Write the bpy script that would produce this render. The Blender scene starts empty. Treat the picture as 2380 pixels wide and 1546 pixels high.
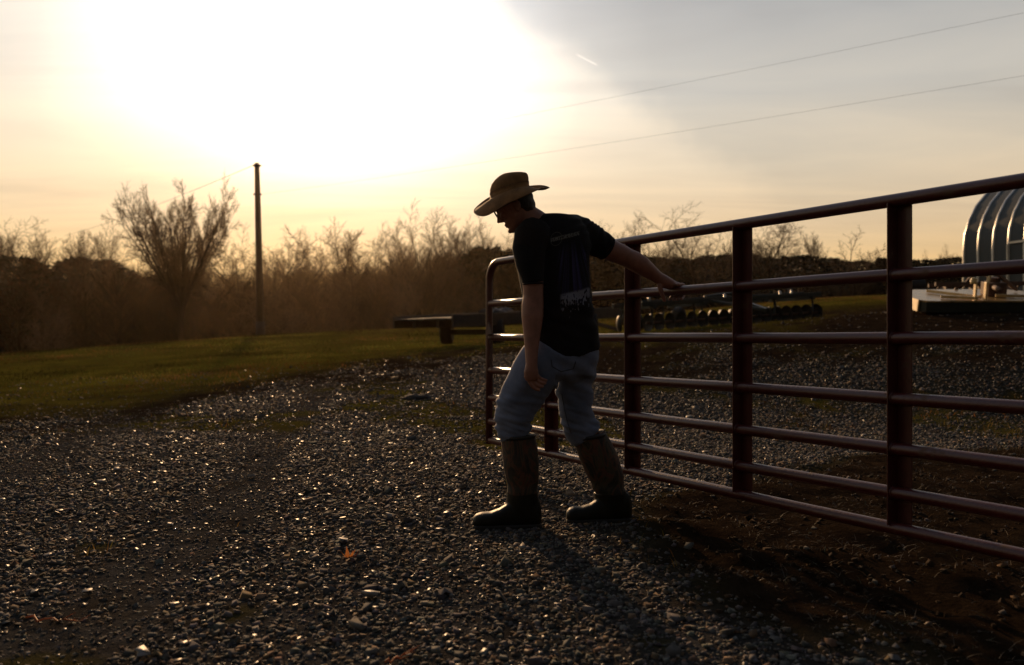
import bpy, bmesh, math, random
import numpy as np
from mathutils import Vector, Matrix, noise as mnoise
from mathutils.bvhtree import BVHTree

R = math.radians
sc = bpy.context.scene
COL = sc.collection
FPX, CX, HY, HC = 1900.0, 1190.0, 783.0, 0.93      # focal length, centre column and horizon row of the photo (2380 wide), eye height

def P(x, y, Z):
    """point seen at photo pixel (x, y), Z metres in front of the camera"""
    return Vector(((x - CX) / FPX * Z, Z, HC - (y - HY) / FPX * Z))

# ------------------------------------------------------------------ camera
cam_d = bpy.data.cameras.new('camera')
cam = bpy.data.objects.new('camera', cam_d); COL.objects.link(cam)
cam.location = (0, 0, HC); cam.rotation_euler = (R(90), 0, 0)
cam_d.sensor_width = 36; cam_d.lens = FPX / 2380 * 36
cam_d.shift_y = (HY - 773) / 2380
cam_d.clip_start = 0.05; cam_d.clip_end = 6000
cam_d.dof.use_dof = True; cam_d.dof.focus_distance = 4.1; cam_d.dof.aperture_fstop = 2.5
sc.camera = cam

# ------------------------------------------------------------------ sun and sky
SUN_EL, SUN_AZ = R(15.5), R(-15.2)
SUN = Vector((math.sin(SUN_AZ) * math.cos(SUN_EL), math.cos(SUN_AZ) * math.cos(SUN_EL), math.sin(SUN_EL)))
sun_d = bpy.data.lights.new('sun', 'SUN'); sun_d.energy = 4.6; sun_d.angle = R(1.8); sun_d.color = (1.0, 0.60, 0.29)
sun = bpy.data.objects.new('sun', sun_d); COL.objects.link(sun)
sun.rotation_euler = SUN.to_track_quat('Z', 'Y').to_euler()
sun.location = (-10, 30, 20)

world = bpy.data.worlds.new('World'); sc.world = world; world.use_nodes = True
wt = world.node_tree; wt.nodes.clear()
def WN(t, **k):
    n = wt.nodes.new(t)
    for a, v in k.items(): setattr(n, a, v)
    return n
def wmath(op, a, b=None, c=None, clamp=False):
    n = WN('ShaderNodeMath', operation=op, use_clamp=clamp)
    for i, v in enumerate((a, b, c)):
        if v is None: continue
        if isinstance(v, (int, float)): n.inputs[i].default_value = v
        else: wt.links.new(v, n.inputs[i])
    return n.outputs[0]
def wdot(vec):
    n = WN('ShaderNodeVectorMath', operation='DOT_PRODUCT'); wt.links.new(DIR, n.inputs[0]); n.inputs[1].default_value = vec
    return n.outputs['Value']
def wramp(fac, stops, interp='LINEAR'):
    n = WN('ShaderNodeValToRGB'); cr = n.color_ramp; cr.interpolation = interp
    while len(cr.elements) > 1: cr.elements.remove(cr.elements[0])
    for i, (p, c) in enumerate(stops):
        e = cr.elements[0] if i == 0 else cr.elements.new(p)
        e.position = p; e.color = (*c, 1) if len(c) == 3 else c
    wt.links.new(fac, n.inputs[0]); return n.outputs[0]
def wmix(a, b, fac, blend='MIX'):
    n = WN('ShaderNodeMix', data_type='RGBA', blend_type=blend)
    if isinstance(fac, (int, float)): n.inputs[0].default_value = fac
    else: wt.links.new(fac, n.inputs[0])
    for i, v in ((6, a), (7, b)):
        if isinstance(v, tuple): n.inputs[i].default_value = (*v, 1)
        else: wt.links.new(v, n.inputs[i])
    return n.outputs[2]
tc = WN('ShaderNodeTexCoord'); nrm = WN('ShaderNodeVectorMath', operation='NORMALIZE')
wt.links.new(tc.outputs['Generated'], nrm.inputs[0]); DIR = nrm.outputs[0]
sky = WN('ShaderNodeTexSky', sky_type='NISHITA', sun_disc=False, sun_elevation=SUN_EL, sun_rotation=SUN_AZ % (2 * math.pi),
         air_density=1.2, dust_density=4.0, ozone_density=1.0)
sep = WN('ShaderNodeSeparateXYZ'); wt.links.new(DIR, sep.inputs[0]); DX, DY, DZ = sep.outputs
ang = wmath('ARCCOSINE', wmath('MINIMUM', wdot(SUN), 0.99999))           # angle from the sun
angn = wmath('DIVIDE', ang, math.pi, clamp=True)
BRIGHT = Vector((math.sin(R(-12.8)) * math.cos(SUN_EL), math.cos(R(-12.8)) * math.cos(SUN_EL), math.sin(SUN_EL)))   # the brightest part of the thin cloud lies a little right of the sun
angg = wmath('DIVIDE', wmath('ARCCOSINE', wmath('MINIMUM', wdot(BRIGHT), 0.99999)), math.pi, clamp=True)
el = wmath('MAXIMUM', DZ, 0.0)
# thin high cloud lit from behind: warm at the horizon, greyer higher up, brighter towards the sun
veil = wramp(el, [(0.0, (.76, .43, .14)), (.06, (.80, .50, .195)), (.13, (.80, .59, .36)), (.20, (.78, .65, .48)), (.28, (.70, .64, .55)), (.42, (.50, .49, .48)), (1, (.27, .33, .44))])
def deg(stops): return [(d / 180, (v,) * 3) for d, v in stops]
base_b = wramp(angn, deg([(0, .52), (20, .52), (47, .49), (70, .31), (100, .14), (140, .085), (180, .075)]))
glow_b = wramp(angg, deg([(0, 1.0), (5, .55), (9, .32), (13, .17), (17, .07), (22, .022), (30, .004), (40, 0), (180, 0)]))
ext = WN('ShaderNodeMapRange', interpolation_type='SMOOTHSTEP'); ext.inputs[1].default_value = .10; ext.inputs[2].default_value = .36
wt.links.new(DZ, ext.inputs[0])
bri = wmath('ADD', wmath('MULTIPLY', base_b, 2.0), wmath('MULTIPLY', wmath('MULTIPLY', glow_b, 6.0), ext.outputs[0]))
def wvscale(col, s):
    n = WN('ShaderNodeVectorMath', operation='SCALE'); wt.links.new(col, n.inputs[0])
    if isinstance(s, (int, float)): n.inputs['Scale'].default_value = s
    else: wt.links.new(s, n.inputs['Scale'])
    return n.outputs[0]
veil = wvscale(veil, bri)
# streaky structure: noise on the cloud deck seen in perspective
dzz = wmath('ADD', el, 0.10)
cmb = WN('ShaderNodeCombineXYZ'); wt.links.new(wmath('DIVIDE', DX, dzz), cmb.inputs[0]); wt.links.new(wmath('DIVIDE', DY, dzz), cmb.inputs[1])
mp = WN('ShaderNodeMapping'); wt.links.new(cmb.outputs[0], mp.inputs[0]); mp.inputs['Rotation'].default_value = (0, 0, R(35)); mp.inputs['Scale'].default_value = (0.45, 1.5, 1)
nz = WN('ShaderNodeTexNoise'); nz.inputs['Scale'].default_value = 0.9; nz.inputs['Detail'].default_value = 7; nz.inputs['Roughness'].default_value = .55; nz.inputs['Distortion'].default_value = .6
wt.links.new(mp.outputs[0], nz.inputs['Vector'])
streak = wramp(nz.outputs[0], [(.28, (.78, .77, .79)), (.5, (.98, .98, .98)), (.72, (1.16, 1.12, 1.06))])
veil = wmix(veil, streak, 1.0, 'MULTIPLY')
# the grey bank whose edge runs diagonally down from the upper middle
p1 = Vector((-60, 1900, 783)); p2 = Vector((470, 1900, 383)); gn = p1.cross(p2).normalized()
if gn.dot(Vector((900, 1900, 700))) < 0: gn = -gn
nz2 = WN('ShaderNodeTexNoise'); nz2.inputs['Scale'].default_value = 5.0; nz2.inputs['Detail'].default_value = 8; nz2.inputs['Roughness'].default_value = .58
wt.links.new(DIR, nz2.inputs['Vector'])
edge = wmath('ADD', wdot(gn), wmath('MULTIPLY', wmath('SUBTRACT', nz2.outputs[0], .5), .13))
bank = WN('ShaderNodeMapRange', interpolation_type='SMOOTHSTEP'); bank.inputs[1].default_value = -.014; bank.inputs[2].default_value = .034
wt.links.new(edge, bank.inputs[0])
lowfade = WN('ShaderNodeMapRange', interpolation_type='SMOOTHSTEP'); lowfade.inputs[1].default_value = .05; lowfade.inputs[2].default_value = .26
wt.links.new(DZ, lowfade.inputs[0])
bk = wmath('MULTIPLY', bank.outputs[0], lowfade.outputs[0])
greyed = wmix(veil, (.76, .795, .845), 1.0, 'MULTIPLY')
veil = wmix(veil, greyed, bk)
# short vapour trail
q1 = Vector((1337 - CX, 1900, HY - 125)).normalized(); q2 = Vector((1391 - CX, 1900, HY - 153)).normalized()
tn = q1.cross(q2).normalized(); qm = ((q1 + q2) / 2).normalized(); qd = (q2 - q1).normalized(); half = (q2 - q1).length / 2
w_ = wmath('SUBTRACT', 1.0, wmath('DIVIDE', wmath('ABSOLUTE', wdot(tn)), .0011), clamp=True)
l_ = wmath('MULTIPLY', wmath('SUBTRACT', half, wmath('ABSOLUTE', wmath('SUBTRACT', wdot(qd), qd.dot(qm)))), 220, clamp=True)
fr = wmath('GREATER_THAN', DY, 0.0)
veil = wmix(veil, (1.15, 1.05, .95), wmath('MULTIPLY', wmath('MULTIPLY', w_, l_), wmath('MULTIPLY', fr, .95)))
nis = wvscale(sky.outputs[0], 0.004)
add = WN('ShaderNodeVectorMath', operation='ADD'); wt.links.new(nis, add.inputs[0]); wt.links.new(veil, add.inputs[1])
bg = WN('ShaderNodeBackground'); wt.links.new(add.outputs[0], bg.inputs[0]); bg.inputs[1].default_value = 1.0
wo = WN('ShaderNodeOutputWorld'); wt.links.new(bg.outputs[0], wo.inputs[0])

sc.view_settings.view_transform = 'Standard'; sc.view_settings.look = 'None'
sc.view_settings.exposure = 0; sc.view_settings.gamma = 1; sc.view_settings.use_curve_mapping = False
try:
    sc.cycles.use_denoising = True
    sc.cycles.max_bounces = 6; sc.cycles.volume_bounces = 0
    sc.cycles.sample_clamp_indirect = 4.0
except Exception: pass

# ------------------------------------------------------------------ helpers
rng = np.random.default_rng(7)
random.seed(11)

def fast_mesh(name, V, F, smooth=False, cols=None, colname='Col'):
    """V (n,3) array, F (m,k) array of equal sized faces, or a list of faces"""
    me = bpy.data.meshes.new(name)
    if isinstance(F, np.ndarray):
        k = F.shape[1]; m = F.shape[0]
        me.vertices.add(len(V)); me.vertices.foreach_set('co', np.asarray(V, np.float32).ravel())
        me.loops.add(m * k); me.loops.foreach_set('vertex_index', F.astype(np.int32).ravel())
        me.polygons.add(m); me.polygons.foreach_set('loop_start', np.arange(0, m * k, k, dtype=np.int32))
        me.update(calc_edges=True)
    else:
        me.from_pydata([tuple(v) for v in V], [], F); me.update()
    if smooth: me.polygons.foreach_set('use_smooth', np.ones(len(me.polygons), bool))
    if cols is not None:
        a = me.color_attributes.new(colname, 'FLOAT_COLOR', 'POINT')
        c = np.ones((len(V), 4), np.float32); c[:, :cols.shape[1]] = cols
        a.data.foreach_set('color', c.ravel())
    me.validate(); return me

def link(name, me, mat=None, parent=None):
    o = bpy.data.objects.new(name, me); COL.objects.link(o)
    if mat is not None and me is not None: me.materials.clear(); me.materials.append(mat)
    if parent is not None: o.parent = parent
    return o
def tag(o, label=None, cat=None, group=None, kind=None):
    if label: o['label'] = label
    if cat: o['category'] = cat
    if group: o['group'] = group
    if kind: o['kind'] = kind
    return o
def empty(name, loc=(0, 0, 0), rz=0):
    o = bpy.data.objects.new(name, None); COL.objects.link(o); o.location = loc; o.rotation_euler = (0, 0, rz); o.empty_display_size = .1
    return o

class MB:
    def __init__(s): s.v = []; s.f = []
    def add(s, vs, fs):
        b = len(s.v); s.v += [tuple(v) for v in vs]; s.f += [tuple(i + b for i in f) for f in fs]
    def box(s, c, size, M=None):
        c = Vector(c); hx, hy, hz = (q / 2 for q in size)
        vs = [Vector((x, y, z)) for x in (-hx, hx) for y in (-hy, hy) for z in (-hz, hz)]
        if M is not None: vs = [M @ v for v in vs]
        s.add([c + v for v in vs], [(0, 1, 3, 2), (4, 6, 7, 5), (0, 4, 5, 1), (2, 3, 7, 6), (0, 2, 6, 4), (1, 5, 7, 3)])
    def beam(s, a, b, w, h, up=(0, 0, 1)):
        a, b = Vector(a), Vector(b); d = (b - a); L = d.length; d.normalize()
        side = d.cross(Vector(up));
        if side.length < 1e-4: side = d.cross(Vector((1, 0, 0)))
        side.normalize(); u = side.cross(d)
        M = Matrix((d, side, u)).transposed()
        s.box((a + b) / 2, (L, w, h), M)
    def tube(s, pts, rad, n=8, caps=True):
        pts = [Vector(p) for p in pts]; k = len(pts)
        if not hasattr(rad, '__len__'): rad = [rad] * k
        ref = None; rings = []
        for i in range(k):
            t = (pts[min(i + 1, k - 1)] - pts[max(i - 1, 0)]).normalized()
            if ref is None: ref = t.orthogonal().normalized()
            ref = (ref - t * ref.dot(t)).normalized(); w = t.cross(ref)
            rings.append([pts[i] + (ref * math.cos(2 * math.pi * j / n) + w * math.sin(2 * math.pi * j / n)) * rad[i] for j in range(n)])
        fs = [(i * n + j, i * n + (j + 1) % n, (i + 1) * n + (j + 1) % n, (i + 1) * n + j) for i in range(k - 1) for j in range(n)]
        if caps: fs += [tuple(range(n - 1, -1, -1)), tuple((k - 1) * n + j for j in range(n))]
        s.add([v for r in rings for v in r], fs)
    def rings(s, rings, caps=True):
        n = len(rings[0]); k = len(rings)
        fs = [(i * n + j, i * n + (j + 1) % n, (i + 1) * n + (j + 1) % n, (i + 1) * n + j) for i in range(k - 1) for j in range(n)]
        if caps: fs += [tuple(range(n - 1, -1, -1)), tuple((k - 1) * n + j for j in range(n))]
        s.add([v for r in rings for v in r], fs)
    def ball(s, c, r, M=None, n=12, m=8):
        c = Vector(c); r = (r, r, r) if not hasattr(r, '__len__') else r
        rg = []
        for i in range(1, m):
            th = math.pi * i / m
            ring = [Vector((r[0] * math.sin(th) * math.cos(2 * math.pi * j / n), r[1] * math.sin(th) * math.sin(2 * math.pi * j / n), -r[2] * math.cos(th))) for j in range(n)]
            rg.append([c + (M @ v if M is not None else v) for v in ring])
        s.rings(rg)
    def prism(s, poly, z0, z1):
        n = len(poly)
        s.add([(x, y, z0) for x, y in poly] + [(x, y, z1) for x, y in poly],
              [tuple(range(n - 1, -1, -1)), tuple(range(n, 2 * n))] + [(i, (i + 1) % n, n + (i + 1) % n, n + i) for i in range(n)])
    def mesh(s, name, smooth=False): 
        me = fast_mesh(name, s.v, s.f, smooth)
        bm = bmesh.new(); bm.from_mesh(me); bmesh.ops.recalc_face_normals(bm, faces=bm.faces); bm.to_mesh(me); bm.free()
        return me
    def build(s, name, mat, parent=None, smooth=False, bevel=0, auto=None):
        me = s.mesh(name, smooth); o = link(name, me, mat, parent)
        if auto is not None:
            try: me.set_sharp_from_angle(angle=R(auto))
            except Exception: pass
        if bevel:
            m = o.modifiers.new('bevel', 'BEVEL'); m.width = bevel; m.segments = 2; m.limit_method = 'ANGLE'
        return o

# vectorised value noise
def _h(i, j, seed):
    n = (i.astype(np.int64) * 374761393 + j.astype(np.int64) * 668265263 + seed * 982451653) & 0xffffffff
    n = ((n ^ (n >> 13)) * 1274126177) & 0xffffffff
    return ((n ^ (n >> 16)) & 0xffff) / 65535.0
def vnoise(x, y, seed=0):
    x = np.asarray(x, float); y = np.asarray(y, float)
    i = np.floor(x); j = np.floor(y); u = x - i; v = y - j
    u = u * u * (3 - 2 * u); v = v * v * (3 - 2 * v)
    return (_h(i, j, seed) * (1 - u) + _h(i + 1, j, seed) * u) * (1 - v) + (_h(i, j + 1, seed) * (1 - u) + _h(i + 1, j + 1, seed) * u) * v
def fbm(x, y, seed=0, o=4):
    s = 0; a = .5
    for k in range(o): s = s + a * vnoise(np.asarray(x) * 2 ** k, np.asarray(y) * 2 ** k, seed + k); a *= .5
    return s / (1 - .5 ** o)
def sstep(a, b, x):
    t = np.clip((np.asarray(x, float) - a) / (b - a), 0, 1); return t * t * (3 - 2 * t)

# ------------------------------------------------------------------ materials
def mat(name, col, rough=.6, metal=0, spec=.5, var=.25, vscale=8, bump=0, bscale=60, coat=0, col2=None, attr=None, obj_rand=0, sheen=0, transl=0, vstretch=None):
    m = bpy.data.materials.new(name); m.use_nodes = True; nt = m.node_tree; b = nt.nodes['Principled BSDF']
    tc = nt.nodes.new('ShaderNodeTexCoord'); vec = tc.outputs['Object']
    if vstretch:
        mp = nt.nodes.new('ShaderNodeMapping'); mp.inputs['Scale'].default_value = vstretch; nt.links.new(vec, mp.inputs[0]); vec = mp.outputs[0]
    nz = nt.nodes.new('ShaderNodeTexNoise'); nz.inputs['Scale'].default_value = vscale; nz.inputs['Detail'].default_value = 6; nz.inputs['Roughness'].default_value = .62
    nt.links.new(vec, nz.inputs['Vector'])
    rp = nt.nodes.new('ShaderNodeValToRGB'); nt.links.new(nz.outputs[0], rp.inputs[0])
    c2 = col2 if col2 else tuple(min(1, c * (1 + var)) for c in col); c1 = col if col2 else tuple(c * (1 - var) for c in col)
    rp.color_ramp.elements[0].position = .35; rp.color_ramp.elements[1].position = .68
    rp.color_ramp.elements[0].color = (*c1, 1); rp.color_ramp.elements[1].color = (*c2, 1)
    out = rp.outputs[0]
    if attr:
        at = nt.nodes.new('ShaderNodeAttribute'); at.attribute_name = attr
        mx = nt.nodes.new('ShaderNodeMix'); mx.data_type = 'RGBA'; mx.blend_type = 'MULTIPLY'; mx.inputs[0].default_value = 1
        nt.links.new(out, mx.inputs[6]); nt.links.new(at.outputs[0], mx.inputs[7]); out = mx.outputs[2]
    nt.links.new(out, b.inputs['Base Color'])
    b.inputs['Roughness'].default_value = rough; b.inputs['Metallic'].default_value = metal
    b.inputs['Specular IOR Level'].default_value = spec; b.inputs['Coat Weight'].default_value = coat; b.inputs['Coat Roughness'].default_value = .15
    b.inputs['Sheen Weight'].default_value = sheen
    rr = nt.nodes.new('ShaderNodeMapRange'); rr.inputs[3].default_value = max(.02, rough - .12); rr.inputs[4].default_value = min(1, rough + .12)
    nt.links.new(nz.outputs[0], rr.inputs[0]); nt.links.new(rr.outputs[0], b.inputs['Roughness'])
    if bump:
        n2 = nt.nodes.new('ShaderNodeTexNoise'); n2.inputs['Scale'].default_value = bscale; n2.inputs['Detail'].default_value = 5
        nt.links.new(vec, n2.inputs['Vector'])
        bp = nt.nodes.new('ShaderNodeBump'); bp.inputs['Strength'].default_value = bump; bp.inputs['Distance'].default_value = .01
        nt.links.new(n2.outputs[0], bp.inputs['Height']); nt.links.new(bp.outputs[0], b.inputs['Normal'])
    if transl:
        tr = nt.nodes.new('ShaderNodeBsdfTranslucent'); nt.links.new(out, tr.inputs[0])
        ms = nt.nodes.new('ShaderNodeMixShader'); ms.inputs[0].default_value = transl
        nt.links.new(b.outputs[0], ms.inputs[1]); nt.links.new(tr.outputs[0], ms.inputs[2]); nt.links.new(ms.outputs[0], nt.nodes['Material Output'].inputs[0])
    return m

def _gloss(m):
    nt = m.node_tree; at = [n for n in nt.nodes if n.type == 'ATTRIBUTE'][0]; nt.links.new(at.outputs['Alpha'], nt.nodes['Principled BSDF'].inputs['Roughness'])
def rust_over(m):
    nt = m.node_tree; b = nt.nodes['Principled BSDF']; tc = nt.nodes.new('ShaderNodeTexCoord'); n = nt.nodes.new('ShaderNodeTexNoise'); n.inputs['Scale'].default_value = 9; n.inputs['Detail'].default_value = 9; n.inputs['Roughness'].default_value = .72
    nt.links.new(tc.outputs['Object'], n.inputs['Vector']); r = nt.nodes.new('ShaderNodeMapRange'); r.interpolation_type = 'SMOOTHSTEP'; r.inputs[1].default_value = .56; r.inputs[2].default_value = .66; nt.links.new(n.outputs[0], r.inputs[0])
    src = b.inputs['Base Color'].links[0].from_socket; mx = nt.nodes.new('ShaderNodeMix'); mx.data_type = 'RGBA'; nt.links.new(r.outputs[0], mx.inputs[0]); nt.links.new(src, mx.inputs[6]); mx.inputs[7].default_value = (.075, .034, .018, 1); nt.links.new(mx.outputs[2], b.inputs['Base Color'])
    ro = b.inputs['Roughness'].links[0].from_socket; m2 = nt.nodes.new('ShaderNodeMix'); nt.links.new(r.outputs[0], m2.inputs[0]); nt.links.new(ro, m2.inputs[2]); m2.inputs[3].default_value = .8; nt.links.new(m2.outputs[0], b.inputs['Roughness'])
M = {}
M['gate'] = mat('gate_paint', (.046, .0060, .0048), .38, spec=.5, col2=(.066, .0095, .007), vscale=14, bump=.12, bscale=90, coat=.08)
rust_over(M['gate'])
M['rust'] = mat('rusty_steel', (.09, .045, .025), .75, vscale=10, var=.4, bump=.2)
M['wood_mass'] = mat('distant_bare_wood', (.030, .019, .012), .95, vscale=.3, var=.3, spec=0, attr='Col')
M['bark'] = mat('grey_brown_bark', (.045, .030, .019), .9, vscale=2, var=.3, spec=.1)
M['twig'] = mat('thin_twigs', (.085, .052, .026), .85, vscale=1, var=.3, spec=.2)
M['evergreen'] = mat('evergreen_needles', (.018, .024, .012), .8, vscale=.5, var=.4, spec=.2)
M['pole'] = mat('weathered_pole_wood', (.11, .075, .045), .85, vscale=6, var=.35, bump=.3, bscale=30, vstretch=(6, 6, .5))
M['wood_dark'] = mat('old_wagon_wood', (.035, .028, .022), .85, vscale=5, var=.4, bump=.25, bscale=30)
M['rubber'] = mat('black_rubber', (.012, .011, .010), .75, vscale=10, spec=.3)
M['dark_steel'] = mat('dark_green_steel', (.010, .015, .011), .5, vscale=6, var=.4, spec=.4)
M['disc_steel'] = mat('worn_disc_steel', (.012, .011, .009), .6, metal=.0, vscale=9, var=.4, spec=.15)
M['wire'] = mat('cable', (.05, .045, .04), .6)
M['yellow_steel'] = mat('faded_yellow_gold_sheen', (.42, .26, .09), .30, metal=.55, vscale=5, var=.35, spec=.6)  # faded yellow, with a gold metallic tint for the reflected evening sky
M['sunlit_yellow'] = mat('sunlit_yellow_paint', (.52, .36, .14), .4, vscale=6, var=.25, spec=.6)  # lighter yellow: sunlight put into the colour of the lit mower parts
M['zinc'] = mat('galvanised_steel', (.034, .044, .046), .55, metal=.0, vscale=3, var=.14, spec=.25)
M['sunlit_zinc'] = mat('sunlit_galvanised_rib', (.40, .40, .38), .36, metal=.7, vscale=3, var=.15)  # sunlight painted in: lighter than the panels of the same steel
M['skin'] = mat('skin', (.235, .105, .070), .52, vscale=22, var=.18, bump=.08, bscale=160, spec=.4)
M['hair'] = mat('dark_hair', (.016, .011, .008), .55, vscale=40, var=.4, bump=.7, bscale=220, vstretch=(1, 1, .3))
M['shirt'] = mat('black_cotton', (.0100, .0090, .0092), .88, vscale=8, var=.25, spec=.12, sheen=.03, bump=.15, bscale=300)
M['straw'] = mat('woven_straw', (.24, .125, .048), .62, vscale=18, var=.25, spec=.3, transl=.16)
M['plain_dark'] = mat('dark_trim', (.008, .007, .006), .6)
M['straw_dead'] = mat('dry_straw', (.22, .145, .075), .7, vscale=3, var=.4, attr='Col', transl=.25)
M['grass'] = mat('short_grass', (.068, .065, .0085), .9, vscale=.5, col2=(.115, .090, .020), attr='Col', transl=.25, spec=0)
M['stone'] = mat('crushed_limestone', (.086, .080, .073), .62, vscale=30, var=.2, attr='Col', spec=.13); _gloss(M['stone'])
M['leaf'] = mat('dry_orange_leaf', (.42, .16, .045), .6, vscale=30, var=.3, transl=.45)
M['clod'] = mat('dark_clod', (.018, .013, .010), .95, vscale=12, var=.4, bump=.6, bscale=40)
M['lens'] = mat('spectacle_lens', (.5, .5, .5), .05, spec=.5)

# denim
def denim_mat():
    m = mat('faded_denim', (.085, .106, .160), .85, vscale=7, col2=(.150, .175, .245), bump=.25, bscale=350, spec=.2, sheen=.12)
    return m
M['denim'] = denim_mat()
M['stitch'] = mat('denim_seam', (.035, .037, .048), .9)
def camo_mat():
    m = bpy.data.materials.new('camouflage_neoprene'); m.use_nodes = True; nt = m.node_tree; b = nt.nodes['Principled BSDF']
    tc = nt.nodes.new('ShaderNodeTexCoord'); mp = nt.nodes.new('ShaderNodeMapping'); mp.inputs['Scale'].default_value = (1, 1, .45)
    nt.links.new(tc.outputs['Object'], mp.inputs[0])
    n1 = nt.nodes.new('ShaderNodeTexNoise'); n1.inputs['Scale'].default_value = 16; n1.inputs['Detail'].default_value = 5; n1.inputs['Distortion'].default_value = 1.5
    nt.links.new(mp.outputs[0], n1.inputs['Vector'])
    rp = nt.nodes.new('ShaderNodeValToRGB'); cr = rp.color_ramp; cr.interpolation = 'EASE'
    st = [(.30, (.006, .005, .004)), (.42, (.020, .015, .008)), (.50, (.080, .025, .010)), (.57, (.045, .033, .014)), (.66, (.010, .010, .006)), (.78, (.060, .042, .020))]
    cr.elements[0].position, cr.elements[0].color = st[0][0], (*st[0][1], 1); cr.elements[1].position, cr.elements[1].color = st[1][0], (*st[1][1], 1)
    for p, c in st[2:]: e = cr.elements.new(p); e.color = (*c, 1)
    nt.links.new(n1.outputs[0], rp.inputs[0]); nt.links.new(rp.outputs[0], b.inputs['Base Color']); b.inputs['Roughness'].default_value = .75
    return m
M['camo'] = camo_mat()
M['boot_rubber'] = mat('olive_rubber', (.0085, .008, .0045), .55, vscale=12, var=.3, spec=.22, bump=.1)
M['sole'] = mat('black_sole', (.008, .008, .007), .7)

# ------------------------------------------------------------------ terrain
ctrl = []
for X in (-9, -6, -3, 0, 3, 6):
    for Y in (-6, 0, 3, 6, 8.5): ctrl.append((X, Y, 0))
def cp(x, y, Z): p = P(x, y, Z); ctrl.append((p.x, p.y, p.z))
for a in [(0, 920, 12.9), (0, 828, 34), (300, 805, 37), (607, 784, 42), (900, 766, 42), (1100, 759, 42), (1300, 750, 42), (1480, 736, 40), (1700, 716, 40), (1870, 697, 40), (2060, 691, 38), (2300, 690, 34),
          (1017, 806, 22), (1190, 800, 23), (1480, 771, 20), (1860, 747, 20), (2140, 722, 16), (2400, 724, 15), (300, 868, 18), (600, 838, 20), (2000, 850, 11.5), (2380, 850, 10.5), (1500, 850, 12.5), (2700, 690, 30), (-400, 860, 30), (900, 850, 15)]: cp(*a)
ctrl += [(-22, 41, -.35), (-27, 44, -1.3), (-30, 40, -1.3), (-30, 0, -.2), (-30, 15, -.3), (14, 0, .25), (20, 5, .7), (-30, -8, -.2), (20, -8, .3)]
cc = np.array(ctrl)
def _phi(r): return np.where(r > 0, r * r * np.log(r + 1e-9), 0)
_n = len(cc); _K = _phi(np.hypot(cc[:, None, 0] - cc[None, :, 0], cc[:, None, 1] - cc[None, :, 1])) + np.eye(_n) * .6
_A = np.zeros((_n + 3, _n + 3)); _A[:_n, :_n] = _K; _A[:_n, _n] = 1; _A[:_n, _n + 1:] = cc[:, :2]; _A[_n, :_n] = 1; _A[_n + 1:, :_n] = cc[:, :2].T
_w = np.linalg.solve(_A, np.concatenate([cc[:, 2], np.zeros(3)]))
def near_h(x, y):
    xc = np.clip(x, -32, 24); yc = np.clip(y, -8, 44)
    sh = xc.shape; xf, yf = xc.ravel(), yc.ravel(); out = np.empty(len(xf))
    for a in range(0, len(xf), 20000):
        s = slice(a, a + 20000)
        out[s] = _phi(np.hypot(xf[s, None] - cc[None, :, 0], yf[s, None] - cc[None, :, 1])) @ _w[:_n] + _w[_n] + xf[s] * _w[_n + 1] + yf[s] * _w[_n + 2]
    return out.reshape(sh)
def far_h(x, y):
    base = -3.2 + 7.2 * sstep(-40, 70, x)
    hill = sstep(95, 230, y) * (13.5 - 6.5 * sstep(10, 90, x)) * (.85 + .3 * fbm(x / 60, y / 60, 5, 3))
    return base + hill + 1.2 * (fbm(x / 18, y / 18, 9, 3) - .5)
def H0(x, y):
    x = np.asarray(x, float); y = np.asarray(y, float)
    t = np.maximum(sstep(43, 72, y), np.maximum(sstep(24, 70, x), sstep(-32, -75, x) if False else sstep(32, 75, -x)))
    return near_h(x, y) * (1 - t) + far_h(x, y) * t

def gravel_far(x): return np.interp(x, [-14, -8, -5.6, -4.7, -4.0, -2.9, -1, .5, 2, 4, 8, 14], [4.4, 5.4, 6.7, 7.9, 10.2, 13.2, 13.2, 12.6, 12, 11.2, 9.8, 9])
def masks(x, y):
    """gravel, grass, dirt weights of the ground at x, y"""
    n = fbm(x * .55, y * .55, 21, 4) - .5; n2 = fbm(x * 2.2, y * 2.2, 31, 3) - .5
    gf = gravel_far(x)
    grav = 1 - sstep(-3.6, 2.4, (y - gf) + n * 6.5 + n2 * 3.6)
    d1 = np.interp(x, [.3, .75, 2.7, 5.1, 9], [4.2, 4.85, 6.6, 7.8, 9.5]); d0 = np.interp(x, [.3, .55, 1.0, 1.5, 3, 6], [3.9, 3.1, 2.35, 2.05, 1.0, -1])
    dirt = sstep(-.25, .3, np.minimum(d1 - y, y - d0) + n * .9 + n2 * .6) * sstep(.25, .8, x + n * .5)
    patch = np.maximum(sstep(.13 - .10 * sstep(1, 3, x), .24, n + n2 * .5) * sstep(3.5, 7, y), .85 * sstep(.05, .2, n + n2 * .6) * sstep(5.5, 9, y)) ; patch = np.maximum(patch, .8 * sstep(.22, .32, n2 + .3 * n))
    grav = grav * (1 - dirt) * (1 - .85 * patch)
    strip = sstep(-2.0, .5, y - gf + n * 2) * (1 - sstep(1.5, 9.0, y - gf + n * 8)) * np.clip(.85 + 1.6 * n2 + 1.0 * n, 0, 1)
    rb = sstep(3.5, 7.5, x + n * 4) * sstep(11, 15, y) * (1 - sstep(28, 36, y)) * np.clip(.95 + 1.2 * n2, 0, 1)
    grass = (1 - grav) * (1 - dirt) * np.clip(1 - strip * 1.2 - rb, .0, 1)
    return grav, np.clip(grass, 0, 1), np.clip(1 - grav - grass, 0, 1), dirt
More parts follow.
